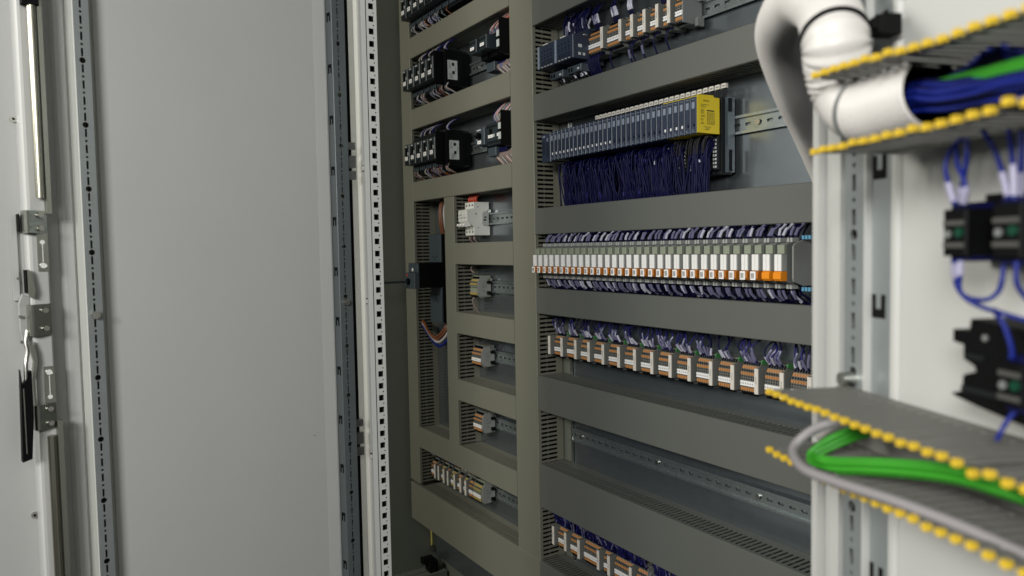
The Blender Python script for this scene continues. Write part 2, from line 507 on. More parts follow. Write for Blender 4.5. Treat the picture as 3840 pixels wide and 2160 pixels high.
TERM = terminal_mesh()
TERMG = terminal_mesh(True)
GREENT = MB().prism([(-0.036, 0.0250), (-0.0425, 0.0285), (-0.0395, 0.0345), (-0.014, 0.0345), (-0.014, 0.027)], TW - 0.0019, TW + 0.0012, 'x').mesh('green_corner', M_GREENP)


def end_stop_mesh():
    mb = MB()
    mb.prism([(-0.006, -0.018), (-0.030, -0.0225), (-0.061, -0.0235), (-0.062, -0.0225), (-0.062, 0.0225), (-0.061, 0.0235), (-0.034, 0.0225), (-0.030, 0.012), (-0.012, 0.018), (-0.006, 0.018)], 0, 0.0095, 'x')
    return mb.mesh('stop_body', M_GREYT)


ES_BODY = end_stop_mesh()
ES_MARK = MB().cbox(0.0008, 0.0088, -0.0638, -0.0622, -0.0228, 0.0228, 0.0004).mesh('stop_marker', M_BEIGE)
_mb = MB()
for i in range(5):
    _mb.box(0.0038, 0.0058, -0.06395, -0.06385, -0.0045 + i * 0.0026, -0.0029 + i * 0.0026)
ES_TEXT = _mb.mesh('marker_print', M_INKG)


def end_stop(x, zc, label, group, bright=True):
    t = thing('end_stop', label, 'end stop', (x, 0, zc), 0, group)
    link('stop_body', ES_BODY, t)
    mk = link('stop_marker', ES_MARK, t)
    link('marker_print', ES_TEXT, mk)
    return t


def terminal_group(x0, x1, zc, label, group, green_end=False, tm=None, strip=True):
    n = max(1, int((x1 - x0) / TW + 0.3))
    t = thing('terminal_block', label, 'terminal block', (x0, 0, zc), 0, group)
    for i in range(n):
        last = green_end and i == n - 1
        link('terminal', tm or TERM, t, (i * TW, 0, 0))
        if last: link('green_corner', GREENT, t, (i * TW, 0, 0))
    if strip:
        m_ = n
        ms = MB().cbox(0.0004, m_ * TW - 0.0004, -0.0562, -0.0532, -0.0130, -0.0040, 0.0004).build('marker_strip', M_MARK, t)
        pr = MB()
        for i in range(m_):
            pr.box(i * TW + 0.0012, i * TW + 0.0022, -0.05632, -0.05622, -0.0098, -0.0066)
            pr.box(i * TW + 0.0028, i * TW + 0.0038, -0.05632, -0.05622, -0.0098, -0.0070)
        pr.build('marker_print', M_INKG, ms)
    return t


# row under the relays
ES3 = [-1.5085 + 0.003, -1.4535, -1.3985, -1.348, -1.296, -1.242, -1.19, -1.137, -1.084, -1.032, -0.977, -0.925, -0.871, -0.818, -0.764, -0.711, -0.658]
for i, x in enumerate(ES3):
    end_stop(x, 0.957, 'beige topped end stop in the long terminal row under the white relays', 'end stops in the terminal row under the relays')
    if i < len(ES3) - 1:
        terminal_group(x + 0.0165, ES3[i + 1] - 0.0006, 0.957, 'grey terminal block with orange levers between end stops in the row under the relays', 'terminal blocks in the row under the relays', green_end=True)
# row beside the controller modules
ES0 = [-1.357, -1.292, -1.231, -1.194, -1.156, -1.119, -1.086]
for i, x in enumerate(ES0):
    end_stop(x + 0.004, 1.655, 'beige topped end stop in the terminal row beside the dark blue controller modules', 'end stops beside the controller modules')
    xe = ES0[i + 1] + 0.0035 if i < len(ES0) - 1 else -1.043
    terminal_group(x + 0.0185, xe, 1.655, 'terminal block with orange levers between end stops beside the controller modules', 'terminal blocks beside the controller modules')
t = thing('end_cover', 'grey end cover closing the terminal row beside the bare upper rail', 'end cover', (-1.0425, 0, 1.655))
MB().cbox(0, 0.0022, -0.0615, -0.012, -0.030, 0.036, 0.0008).build('cover_plate', M_GREYD, t)
MB().box(0.0024, 0.010, -0.030, -0.012, -0.034, -0.018).box(0.0024, 0.012, -0.022, -0.012, 0.014, 0.03).build('clip', M_GREYD, t)
# lowest row of the relay bay
ES5 = [-1.504 + 0.003, -1.45, -1.396, -1.322, -1.284, -1.21]
for i, x in enumerate(ES5):
    end_stop(x, 0.4755, 'beige topped end stop in the lowest row among dense blue wires', 'end stops in the lowest terminal row')
    xe = ES5[i + 1] - 0.0006 if i < len(ES5) - 1 else -1.160
    terminal_group(x + 0.0165, xe, 0.4755, 'terminal block with orange levers in the lowest row under dense blue wires', 'terminal blocks in the lowest row')
t = thing('end_cover', 'grey end cover with round clip closing the lowest blue-wired terminal row', 'end cover', (-1.158, 0, 0.4755))
MB().cbox(0, 0.0022, -0.056, -0.012, -0.03, 0.036, 0.0008).build('cover_plate', M_GREYD, t)
MB().cyl((0.0024, -0.045, 0.02), (0.006, -0.045, 0.02), 0.009, 14).box(0.0024, 0.01, -0.03, -0.012, -0.03, -0.016).build('clip', M_GREYD, t)


def side_cover(x, zc, label, small=False):
    t = thing('end_cover', label, 'end cover', (x, 0, zc))
    poly = [(-0.010, -0.022), (-0.030, -0.028), (-0.046, -0.026), (-0.052, -0.016), (-0.052, 0.016), (-0.044, 0.030), (-0.026, 0.030), (-0.022, 0.022), (-0.010, 0.022)]
    MB().prism(poly, 0.0, 0.003, 'x').build('cover_plate', M_GREY2, t)
    mk = MB()
    for (yy, zz, a, b2) in ((-0.036, 0.010, 0.003, 0.0022), (-0.034, 0.001, 0.005, 0.0030), (-0.034, -0.010, 0.003, 0.003), (-0.026, 0.004, 0.002, 0.004)):
        mk.box(0.0031, 0.0034, yy - a, yy + a, zz - b2, zz + b2)
    mk.build('moulded_mark', M_GREYD, t)
    MB().cyl((0.004, -0.014, 0.022), (0.012, -0.014, 0.022), 0.0045, 8).build('clamp_screw', M_STEEL, t)
    MB().box(0.0032, 0.010, -0.024, -0.0115, 0.010, 0.0185).box(0.0032, 0.010, -0.024, -0.0115, -0.0215, -0.012).build('clamp_foot', M_BLK, t)
    return t


# small blocks of the left bay
terminal_group(-1.918, -1.875, 1.086, 'small yellow green and grey terminal block at the end of a short rail', None, tm=TERMG, strip=False)
side_cover(-1.874, 1.086, 'pale grey end cover of the yellow green terminal block')
terminal_group(-1.914, -1.862, 0.882, 'upper of two small orange levered terminal blocks on short rails', None)
side_cover(-1.861, 0.882, 'grey end cover of the upper small orange terminal block')
terminal_group(-1.912, -1.866, 0.685, 'lower of two small orange levered terminal blocks on short rails', None)
side_cover(-1.865, 0.685, 'grey end cover of the lower small orange terminal block')
ESB = [-2.172, -2.146, -2.108, -2.080, -2.035, -1.995, -1.962, -1.925]
terminal_group(-2.208, -2.176, 0.472, 'orange levered terminals at the side wall end of the lowest left row', None)
for i, x in enumerate(ESB[:-1]):
    end_stop(x, 0.472, 'beige topped end stop in the lowest row of the contactor bay', 'end stops in the lowest row of the contactor bay')
    if ESB[i + 1] - x > 0.024:
        terminal_group(x + 0.012, ESB[i + 1] - 0.001, 0.472, 'terminal block with mixed levers in the lowest row of the contactor bay', 'terminal blocks in the lowest row of the contactor bay', tm=TERMG if i % 2 else TERM)
terminal_group(-1.925, -1.876, 0.472, 'pale green terminals with a white marker ending the lowest left row', None, tm=TERMG)
side_cover(-1.873, 0.472, 'pale grey end cover of the lowest left terminal row')

# ------------------------------------------------------------------ relays
RZ = 1.167
rb = MB()
rb.prism([(-0.011, -0.026), (-0.060, -0.033), (-0.100, -0.034), (-0.116, -0.030), (-0.118, -0.028), (-0.118, 0.030), (-0.114, 0.0325), (-0.095, 0.034), (-0.060, 0.034), (-0.011, 0.026)], 0.0008, 0.0145, 'x')
rb.box(0.0145, 0.0212, -0.060, -0.011, -0.028, 0.028)
RB = rb.mesh('relay_body', M_GREYD)
RH = MB().cbox(0.0008, 0.0143, -0.1245, -0.1181, 0.0155, 0.0300, 0.0006).mesh('status_window', M_GREENL)
RC = MB().cbox(0.0010, 0.0142, -0.1295, -0.1181, -0.0118, 0.0150, 0.0005).mesh('relay_cap', M_GREY)
RS = MB().cbox(0.0, 0.0060, -0.1318, -0.1296, -0.0115, 0.0148, 0.0004).mesh('cap_stripe', M_WHITE)
RO = MB().prism([(-0.1182, -0.0275), (-0.130, -0.0275), (-0.1335, -0.0240), (-0.1335, -0.0150), (-0.130, -0.0122), (-0.1182, -0.0122)], 0.0004, 0.0150, 'x').mesh('release_clip', M_ORANGB)
ROD = RO.copy(); ROD.materials[0] = mat('shaded_orange_plastic', (0.42, 0.135, 0.010), 0.45)  # darker copy of the clip orange, side shading put into the colour
RL = MB().cbox(0.0006, 0.0112, -0.1350, -0.1337, -0.0270, -0.0128, 0.0003).mesh('clip_label', M_MARK)
_mb = MB()
for i, xx in enumerate((0.0026, 0.0048, 0.0070)):
    _mb.box(xx, xx + 0.0012, -0.13514, -0.13504, -0.0245, -0.0155)
RT = _mb.mesh('label_print', M_INK)
RN = [MB().prism([(0, z_ - 0.0035), (0.0044, z_ - 0.0035), (0.0044 if z_ > 0 else 0.0036, z_ + 0.0035), (0.0008 if z_ > 0 else 0.0, z_ + 0.0035)], -0.104, -0.088, 'y').mesh('wire_funnel', M_GREY) for z_ in (0.0375, -0.0375)]
RELX = [-1.464 + i * 0.02222 for i in range(32)]


def wire(pts, r, mt, name='blue_wire', label=None, group=None, sleeve=None, k=5, cat='wire'):
    sp = spline(pts, k)
    o = MB().tube(sp, r, 6).build(name, mt)
    tag(o, label, cat, group)
    if sleeve:
        a, b2, sr, sm = sleeve
        MB().tube([sp[a], sp[(a + b2) // 2], sp[b2]], sr, 7).build('sleeve', sm, o)
    return o


for i, x in enumerate(RELX):
    t = thing('relay', 'grey relay with white striped cap and numbered orange clip in the long relay row' if i < 30 else 'relay with bare unlabelled bright orange clip at the end of the relay row',
              'relay', (x, 0, RZ), 0, 'relays with numbered clips' if i < 30 else 'relays with bare orange clips')
    link('relay_body', RB, t); link('status_window', RH, t); 
    for rn in RN:
        link('wire_funnel', rn, t, (0.0030, 0, 0)); link('wire_funnel', rn, t, (0.0092, 0, 0))
    t.rotation_euler = (0, R_(-.006, .006), R_(-.006, .006))
    c = link('relay_cap', RC, t)
    for xx in (0.0012, 0.0080):
        link('cap_stripe', RS, c, (xx, 0, 0))
    o = link('release_clip', RO if i >= 30 else ROD, t)
    if i < 30:
        l = link('clip_label', RL, o); link('label_print', RT, l)
    for s in (1, -1):
        for xx in (0.0050, 0.0113):
            sm = M_SLEEVEW if random.random() < 0.22 else M_SLEEVE
            dx = R_(-0.004, 0.004); dy = R_(-0.006, 0.006)
            q0 = 0.0405
            wire([(x + xx, -0.096, RZ + s * q0), (x + xx + dx * 0.3, -0.095 + dy * .3, RZ + s * 0.0455), (x + xx + dx * .8, -0.0915 + dy * .3, RZ + s * 0.0530), (x + xx + dx * 1.3, -0.0855, RZ + s * 0.0595), (x + xx + dx * 1.6, -0.068, RZ + s * 0.0670), (x + xx + dx * 1.7, -0.052, RZ + s * 0.0760)],
                 0.0015, M_BLUEW, 'blue_wire', 'short blue wire in a clear sleeve ' + ('above' if s > 0 else 'below') + ' the row of white relays', 'wires ' + ('above' if s > 0 else 'below') + ' the relays',
                 sleeve=(4, 16 + random.choice((-2, 0, 2)), 0.0027 * R_(0.9, 1.1), sm))
mb = MB()
for i in range(300):
    x = R_(-1.47, -0.76); s_ = random.choice((1, -1)); x2 = x + R_(-.012, .012)
    mb.tube([(x, R_(-.08, -.05), RZ + s_ * 0.036), (x + R_(-.003, .003), R_(-.085, -.04), RZ + s_ * 0.050), (x2, R_(-.06, -.03), RZ + s_ * 0.070)], 0.0017, 5)
tag(mb.build('wire_mass', [M_BLUEW]), 'mass of dark blue wires packed behind the sleeved relay wires', 'wires', kind='stuff')
# end plate and the wide grey module at the end of the relay row
t = thing('relay_end_plate', 'grey profiled end plate with side sockets closing the relay row', 'end plate', (-0.7525, 0, RZ))
MB().prism([(-0.011, -0.026), (-0.060, -0.036), (-0.092, -0.036), (-0.114, -0.029), (-0.116, -0.024), (-0.116, 0.027), (-0.112, 0.031), (-0.094, 0.037), (-0.060, 0.037), (-0.011, 0.026)], 0, 0.0025, 'x').build('plate', M_GREY2, t)
MB().box(0.0026, 0.006, -0.060, -0.045, 0.012, 0.024).box(0.0026, 0.006, -0.060, -0.045, -0.022, -0.010).box(0.0026, 0.006, -0.055, -0.049, -0.009, 0.011).build('bridge_socket', M_LABELG, t)
MB().box(0.0026, 0.010, -0.052, -0.02, 0.028, 0.045).box(0.0026, 0.010, -0.052, -0.02, -0.044, -0.026).build('wire_port', M_GREYD, t)
for zz in (0.041, -0.041):
    for q in range(3):
        MB().box(0.004 + q * 0.006, 0.008 + q * 0.006, -0.098, -0.09, zz - 0.003, zz + 0.003).build('blue_ferrule', M_LBLUE, t)

# ------------------------------------------------------------------ input output station
EX0 = -1.466
EP = 0.01487
base = thing('base_unit_row', 'long dark base unit row under the navy input output modules', 'base unit')
bm = MB(); bm.box(-1.430, -0.9655, -0.0385, -0.0112, 1.330, 1.474)
bm.build('housing', M_ANTHD, base)
MB().box(-0.9653, -0.9585, -0.030, -0.0112, 1.333, 1.472).build('end_server_module', M_BGREY, base)
MB().box(-0.9584, -0.957, -0.026, -0.02, 1.335, 1.375).box(-0.9584, -0.957, -0.028, -0.02, 1.445, 1.47).build('latch', M_BLK, base)
for q in range(31):
    xx = -1.427 + q * EP
    if q >= 8 or True:
        tm_ = MB().box(xx + 0.001, xx + EP - 0.0025, -0.047, -0.0386, 1.338, 1.399)
        tb = tm_.build('terminal_box', M_ANTHD if q % 7 else M_BGREY, base)
        pp = MB()
        for r_ in range(8):
            pp.box(xx + 0.002, xx + 0.0055, -0.0474, -0.047, 1.342 + r_ * 0.007, 1.346 + r_ * 0.007)
            if q in (24, 28, 30):
                pp.box(xx + 0.007, xx + 0.0105, -0.0474, -0.047, 1.342 + r_ * 0.007, 1.346 + r_ * 0.007)
        pp.build('push_button', M_MARK if q in (24, 28, 29) else (M_LABELG if q > 21 else M_GREYD), tb)
    if q >= 5:
        tg = MB().box(xx + 0.0162, xx + 0.0162 + 0.0098, -0.0400, -0.0330, 1.4872, 1.4955).build('reference_tag', M_BEIGE, base)
        MB().box(xx + 0.0176, xx + 0.0176 + 0.0070, -0.0402, -0.0401, 1.4895, 1.4925).build('tag_print', M_INKG, tg)
        MB().box(xx + 0.0162, xx + 0.024, -0.0385, -0.033, 1.4745, 1.4870).build('tag_stem', M_ANTHD, tg)
hd = thing('interface_module', 'wider navy interface module at the duct end of the input output station', 'interface module')
MB().cbox(EX0, EX0 + 0.0355, -0.100, -0.012, 1.400, 1.4665, 0.0012).build('housing', M_NAVY, hd)
MB().box(EX0 + 0.004, EX0 + 0.014, -0.1006, -0.1001, 1.418, 1.450).box(EX0 + 0.02, EX0 + 0.031, -0.1006, -0.1001, 1.412, 1.446).build('port_cover', M_NAVYD, hd)
MB().box(EX0 + 0.006, EX0 + 0.016, -0.1009, -0.1002, 1.458, 1.4625).box(EX0 + 0.022, EX0 + 0.027, -0.1006, -0.1002, 1.448, 1.456).build('name_label', M_NAVYL, hd)
MH = MB().cbox(0.0003, EP - 0.0004, -0.100, -0.046, 1.402, 1.4685, 0.0008).mesh('front_housing', M_NAVY)
MHY = MB().cbox(0.0003, EP - 0.0004, -0.098, -0.040, 1.4035, 1.4700, 0.0006).mesh('yellow_housing', M_YELLOW)
MHF = MB().cbox(0.0003, EP - 0.0004, -0.1005, -0.0981, 1.402, 1.4685, 0.0008).mesh('front_plate', M_NAVY)
MW = MB().box(0.0040, 0.0110, -0.1013, -0.1006, 1.4470, 1.4590).mesh('status_window', M_NAVYL)
MI = MB().box(0.0030, 0.0120, -0.1009, -0.1006, 1.4215, 1.4600).mesh('label_field', M_NAVYD)
MIs = MB().box(0.0039, 0.0113, -0.1011, -0.10095, 1.4225, 1.4475).mesh('label_insert', M_NAVY)
MQ = [MB().box(0.0078, 0.0112, -0.1012, -0.1006, 1.4195 - 0.005, 1.4195).mesh('code_square', mm) for mm in (M_LED, M_BLK)]
MP = MB().box(0.0035, 0.0100, -0.1008, -0.1006, 1.4050, 1.4062).box(0.0035, 0.0075, -0.1008, -0.1006, 1.4085, 1.4095).box(0.0035, 0.0110, -0.1008, -0.1006, 1.4635, 1.4645).mesh('front_print', M_NAVYL)
for q in range(31):
    xx = -1.4300 + q * EP
    safe = q >= 25
    wht = q < 15 or 25 <= q < 29
    g = 'narrow input output modules of the station'
    if safe:
        lab = 'yellow bodied safety module with navy front plate at the end of the station' if q < 30 else 'outermost yellow safety module showing its printed yellow side'
    elif wht:
        lab = 'narrow navy input output module with white code square'
    else:
        lab = 'narrow navy input output module with black code square'
    t = thing('io_module', lab, 'module', (xx, 0, 0), 0, g if q < 30 else None)
    if safe:
        link('yellow_housing', MHY, t); fr = link('front_plate', MHF, t)
    else:
        fr = link('front_housing', MH, t)
    link('label_field', MI, t); link('label_insert', MIs, t); link('status_window', MW, t); link('front_print', MP, t)
    link('code_square', MQ[0 if wht else 1], t)
    if q == 30:
        # print on the yellow side: header, two columns of fine print
        fx = EP - 0.0004
        lb = MB().prism([(-0.0985, 1.4035), (-0.0985, 1.4720), (-0.058, 1.4735), (-0.055, 1.4690), (-0.041, 1.4660), (-0.041, 1.4035)], fx + 0.0001, fx + 0.0009, 'x').build('side_panel', M_YELLOW, t)
        pr = MB(); fx += 0.0010

        def ln(y0, y1, z, h=0.0007):
            pr.box(fx, fx + 0.0001, y0, y1, z, z + h)
        for kk in range(3):
            ln(-0.090, -0.090 + (0.020, 0.014, 0.012)[kk], 1.4545 - kk * 0.0024)
        for kk in range(11):
            y = -0.074
            while y < -0.0535:
                L = R_(0.002, 0.006); ln(y, min(y + L, -0.053), 1.4405 - kk * 0.0021, 0.0009); y += L + 0.0012
        for kk in (0, 1, 2, 3, 5, 6, 8, 9, 11, 12):
            ln(-0.090, -0.090 + R_(0.006, 0.012), 1.4450 - kk * 0.0021, 0.0008)
        ln(-0.0745, -0.055, 1.4435, 0.0022)
        for kk, L in enumerate((0.020, 0.012)):
            ln(-0.073 - L / 2, -0.073 + L / 2, 1.4145 - kk * 0.0022)
        ln(-0.079, -0.068, 1.4095, 0.001)
        pr.build('fine_print', M_INK, t)
        cu = bpy.data.curves.new('header_print', 'FONT'); cu.body = 'SIEMENS'; cu.size = 0.0042; cu.extrude = 0.00005
        cu.align_x = 'CENTER'
        tmp = bpy.data.objects.new('tmp', cu); col.objects.link(tmp)
        me_ = bpy.data.meshes.new_from_object(tmp.evaluated_get(bpy.context.evaluated_depsgraph_get())); bpy.data.objects.remove(tmp)
        me_.materials.clear(); me_.materials.append(M_INK); ho = link('header_print', me_, t); ho.rotation_euler = (math.radians(90), 0, math.radians(90))
        ho.location = (fx + 0.0001, -0.076, 1.4605)
        MB().box(EP - 0.0004, EP + 0.0008, -0.0398, -0.033, 1.4460, 1.4640).build('coding_label', M_BLK, t)
# underside release knobs of the yellow modules
for q in range(25, 31):
    pass
# curtain of blue wires below the station
mb = MB()
for i in range(460):
    q = R_(0, 1); x = -1.425 + q * 0.452
    if -1.045 < x < -1.028: continue
    yy = R_(-0.085, -0.052); dz = R_(0, 0.03)
    if x > -1.055: yy = R_(-0.066, -0.052)
    x2 = x + R_(-0.012, 0.010)
    if random.random() < 0.2: x2 = x + R_(-0.03, 0.03)
    if x > -1.0: x2 = x - R_(0, 0.02)
    pts = [(x, -0.048, 1.398 - dz * .5), (x + R_(-.002, .002), yy + 0.004, 1.396 - dz), (x + (x2 - x) * 0.3 + R_(-.0015, .0015), yy, 1.378 - dz * 0.7),
           (x + (x2 - x) * 0.7 + R_(-.002, .002), max(yy, -0.078) + R_(0, .004), 1.335), (x2, max(yy, -0.073) + R_(0, .004), 1.306), (x2 + R_(-.004, .004), max(yy, -0.068) + 0.004, 1.286)]
    mb.tube(spline(pts, 4), R_(0.00115, 0.0016), 5, 0)
    if random.random() < 0.16:
        sp = spline(pts, 4); k = random.choice((5, 6, 7, 8, 14, 15))
        mb.tube([sp[k], sp[k + 1]], 0.0021, 6, 1 if random.random() < .85 else 2)
tag(mb.build('wire_curtain', [M_BLUEW, M_VIOL, M_SLEEVEW]), 'dense curtain of dark blue wires hanging below the input output station', 'wires', kind='stuff')
mb = MB()
for i in range(60):
    x = R_(-1.05, -0.975); yy = R_(-0.07, -0.052)
    if -1.035 < x < -1.02: continue
    mb.tube(spline([(x, -0.046, 1.396), (x - 0.004, yy, 1.401), (x - 0.010, yy - 0.002, 1.388), (x - 0.014, yy, 1.37)], 4), 0.0013, 5)
tag(mb.build('wire_tuft', [M_BLACKW]), 'tuft of black wires bending out under the yellow safety modules', 'wires', kind='stuff')

# ------------------------------------------------------------------ controller modules
cm = None
for i, (xa, xb) in enumerate(((-1.4745, -1.407), (-1.4055, -1.338))):
    t = thing('controller_module', ('dark blue controller module against the wide vertical duct', 'dark blue controller module next to the first terminal end stop')[i], 'module')
    MB().cbox(xa, xb, -0.100, -0.055, 1.6205, 1.6735, 0.0015).build('front_housing', M_NAVY, t)
    MB().box(xa + 0.0005, xb - 0.0003, -0.0548, -0.012, 1.612, 1.690).build('rear_housing', M_NAVYD, t)
    MB().cbox(xa - 0.0002, xa + 0.006, -0.1025, -0.1002, 1.6210, 1.6730, 0.0006).build('edge_strip', M_NAVYL, t)
    for zz, n in ((1.657, 4), (1.648, 4), (1.6425, 4)):
        for k in range(n):
            MB().box(xa + 0.012 + k * 0.013, xa + 0.0155 + k * 0.013, -0.1006, -0.1001, zz, zz + 0.0024).build('led_window', M_BLK, t)
    for k in range(4):
        MB().box(xa + 0.012 + k * 0.0125, xa + 0.021 + k * 0.0125, -0.1010, -0.1002, 1.627, 1.6375).build('port_flap', M_NAVYD, t)
        MB().box(xa + 0.013 + k * 0.0125, xa + 0.020 + k * 0.0125, -0.1010, -0.1002, 1.6220, 1.6245).build('port_label', M_GREY, t)
    MB().box(xa + 0.018, xa + 0.036, -0.0985, -0.0955, 1.6738, 1.6755).build('name_tag', M_WHITE, t)
    pg = MB().cbox(xa + 0.014, xb - 0.003, -0.076, -0.035, 1.5955, 1.6115, 0.001).build('plug', M_BGREY, t)
    MB().box(xa + 0.018, xa + 0.024, -0.0765, -0.0761, 1.5985, 1.608).box(xa + 0.028, xa + 0.034, -0.0765, -0.0761, 1.5985, 1.608).build('plug_hole', M_BLK, pg)
    MB().box(xb - 0.016, xb - 0.009, -0.0768, -0.0761, 1.600, 1.604).build('plug_print', M_LABELG, pg)
    if i == 1:
        MB().box(xb, xb + 0.0006, -0.085, -0.075, 1.645, 1.652).box(xb, xb + 0.0006, -0.085, -0.078, 1.628, 1.634).box(xb, xb + 0.0006, -0.072, -0.066, 1.628, 1.634).build('side_label', M_LABELG, t)
# wires above the modules into the upper duct
for i in range(34):
    x = R_(-1.44, -1.345); yy = R_(-0.062, -0.03)
    wire([(x, yy, 1.690), (x + R_(-.004, .004), yy - 0.004, 1.706), (x + R_(-.006, .008), yy - 0.002, 1.722), (x + R_(-.008, .012), yy + 0.01, 1.744)], 0.0017, M_BLUEW, 'blue_wire',
         'short dark blue wire rising from the controller modules into the duct', 'wires above the controller modules',
         sleeve=(2, 9, 0.0026, random.choice((M_SLEEVE, M_SLEEVE, M_SLEEVEW, M_NAVY))) if random.random() < .55 else None)
for i in range(12):
    x = R_(-1.46, -1.345)
    wire([(x, -0.05, 1.612), (x, -0.06, 1.596), (x + R_(-.006, .006), -0.05, 1.585), (x + R_(-.006, .01), -0.04, 1.568)], 0.0018, M_BLACKW, 'black_wire',
         'short black wire dropping from the controller plugs into the duct', 'wires below the controller modules',
         sleeve=(3, 8, 0.0027, M_SLEEVEW) if i % 2 else None)
for i in range(13):
    x = -1.325 + i * 0.0065 if i < 6 else (-1.29, -1.25, -1.19, -1.18, -1.15, -1.115, -1.08)[i - 6]
    wire([(x, -0.048, 1.628), (x - 0.001, -0.062, 1.618), (x - 0.004, -0.063, 1.605), (x - 0.005, -0.055, 1.588), (x - 0.005, -0.04, 1.568)], 0.0017, M_BLUEW, 'blue_wire',
         'blue wire hooking down from the terminals beside the controller modules', 'wires below the controller row terminals', sleeve=(9, 14, 0.0026, M_SLEEVE) if i in (8, 10) else None)
for (x, n) in ((-1.325, 4), (-1.262, 4), (-1.21, 3), (-1.115, 3), (-1.095, 3), (-1.062, 2)):
    for k in range(n):
        xx = x + k * 0.0052
        wire([(xx, -0.042, 1.682), (xx + 0.002, -0.052, 1.704), (xx + R_(-.01, .004), -0.048, 1.722), (xx + R_(-.01, .006), -0.035, 1.744)], 0.0016, M_BLUEW, 'blue_wire',
             'blue wire rising from the terminals beside the controller modules', 'wires above the controller row terminals', sleeve=(3, 8, 0.0026, random.choice((M_SLEEVE, M_SLEEVEW))))

# ------------------------------------------------------------------ wires over the terminal row under the relays
for i, x in enumerate(ES3[:-1]):
    for k in range(random.choice((5, 6, 7, 7))):
        xx = x + 0.019 + (k % 6) * TW
        bow = R_(-0.014, 0.010); tx = xx + R_(-0.030, 0.024)
        pts = [(xx, -0.042, 0.984), (xx + 0.001, -0.047, 0.990), (xx + bow * 0.4, -0.052 + R_(-.006, .006), 1.002), (xx + bow, -0.048 + R_(-.006, .006), 1.018), (tx, -0.038 + R_(-.012, .01), 1.040)]
        wire(pts, 0.0015, random.choice((M_BLUEW, M_BLUEW, M_VIOL)), 'blue_wire', 'blue wire dropping from the duct onto the terminals under the relays', 'wires onto the terminal row under the relays',
             sleeve=random.choice(((3, 11, 0.0026, M_SLEEVE), (6, 14, 0.0026, M_SLEEVE), (4, 10, 0.0026, M_SLEEVEW))))
mb = MB()
for i in range(210):
    x = R_(-1.50, -1.00); xx = x + R_(-.006, .006)
    if -1.17 < x < -1.14: continue
    pts = [(x, -0.042, 0.500), (x + R_(-.003, .003), R_(-.058, -.046), 0.512), (xx, R_(-.06, -.04), 0.535), (xx + R_(-.006, .006), R_(-.04, -.02), 0.552)]
    mb.tube(spline(pts, 4), 0.0015, 5, 0)
    if random.random() < 0.6:
        sp = spline(pts, 4); mb.tube([sp[3], sp[7]], 0.0023, 6, random.choice((1, 1, 2)))
tag(mb.build('wire_bundle', [M_BLUEW, M_VIOL, M_SLEEVE]), 'dense blue wires crowding above the lowest terminal row', 'wires', kind='stuff')

# ------------------------------------------------------------------ motor starters and contactors


def tiny_label(parent, x0, x1, y, z0, z1, mt=M_MARK):
    l = MB().cbox(x0, x1, y - 0.0006, y, z0, z1, 0.0002).build('front_label', mt, parent)
    MB().box(x0 + 0.25 * (x1 - x0), x1 - 0.25 * (x1 - x0), y - 0.0008, y - 0.00065, (z0 + z1) / 2 - 0.0008, (z0 + z1) / 2 + 0.0008).build('label_print', M_INKG, l)


def make_starter(zc, label, group):
    t = thing('motor_starter', label, 'motor starter', (0, 0, zc), 0, group)
    MB().prism([(-0.011, -0.055), (-0.085, -0.058), (-0.092, -0.045), (-0.092, 0.045), (-0.085, 0.056), (-0.011, 0.053)], 0, 0.0440, 'x').build('housing', M_ANTHD, t)
    MB().cbox(0.004, 0.0400, -0.126, -0.0922, -0.034, 0.030, 0.002).build('front_block', M_ANTH, t)
    MB().box(0.013, 0.029, -0.1268, -0.1262, -0.006, 0.018).build('window', M_BLK, t)
    MB().box(0.030, 0.035, -0.1268, -0.1262, -0.004, 0.006).box(0.010, 0.024, -0.1268, -0.1262, 0.0225, 0.0255).build('front_print', M_LABELG, t)
    tiny_label(t, 0.010, 0.030, -0.1268, -0.0195, -0.0075, M_LED)
    for k in range(3):
        MB().box(0.008 + k * 0.0105, 0.014 + k * 0.0105, -0.1266, -0.1262, -0.031, -0.0245).build('terminal_hole', M_BLK, t)
        MB().box(0.006 + k * 0.013, 0.015 + k * 0.013, -0.0945, -0.0922, -0.052, -0.040).build('screw_pocket', M_BGREY, t)
    return t


def starter_row(zc, rowname, n=5):
    g = 'motor starters in the ' + rowname
    proto = make_starter(zc, 'dark motor starter with a small white front label in the ' + rowname, g)
    for i in range(n):
        o = proto if i == 0 else copy_tree(proto)
        o.location = (-2.207 + i * 0.0452, 0, zc)
        if i == n - 1:
            o['label'] = 'end motor starter with a silver side label in the ' + rowname
            del o['group']
    return proto


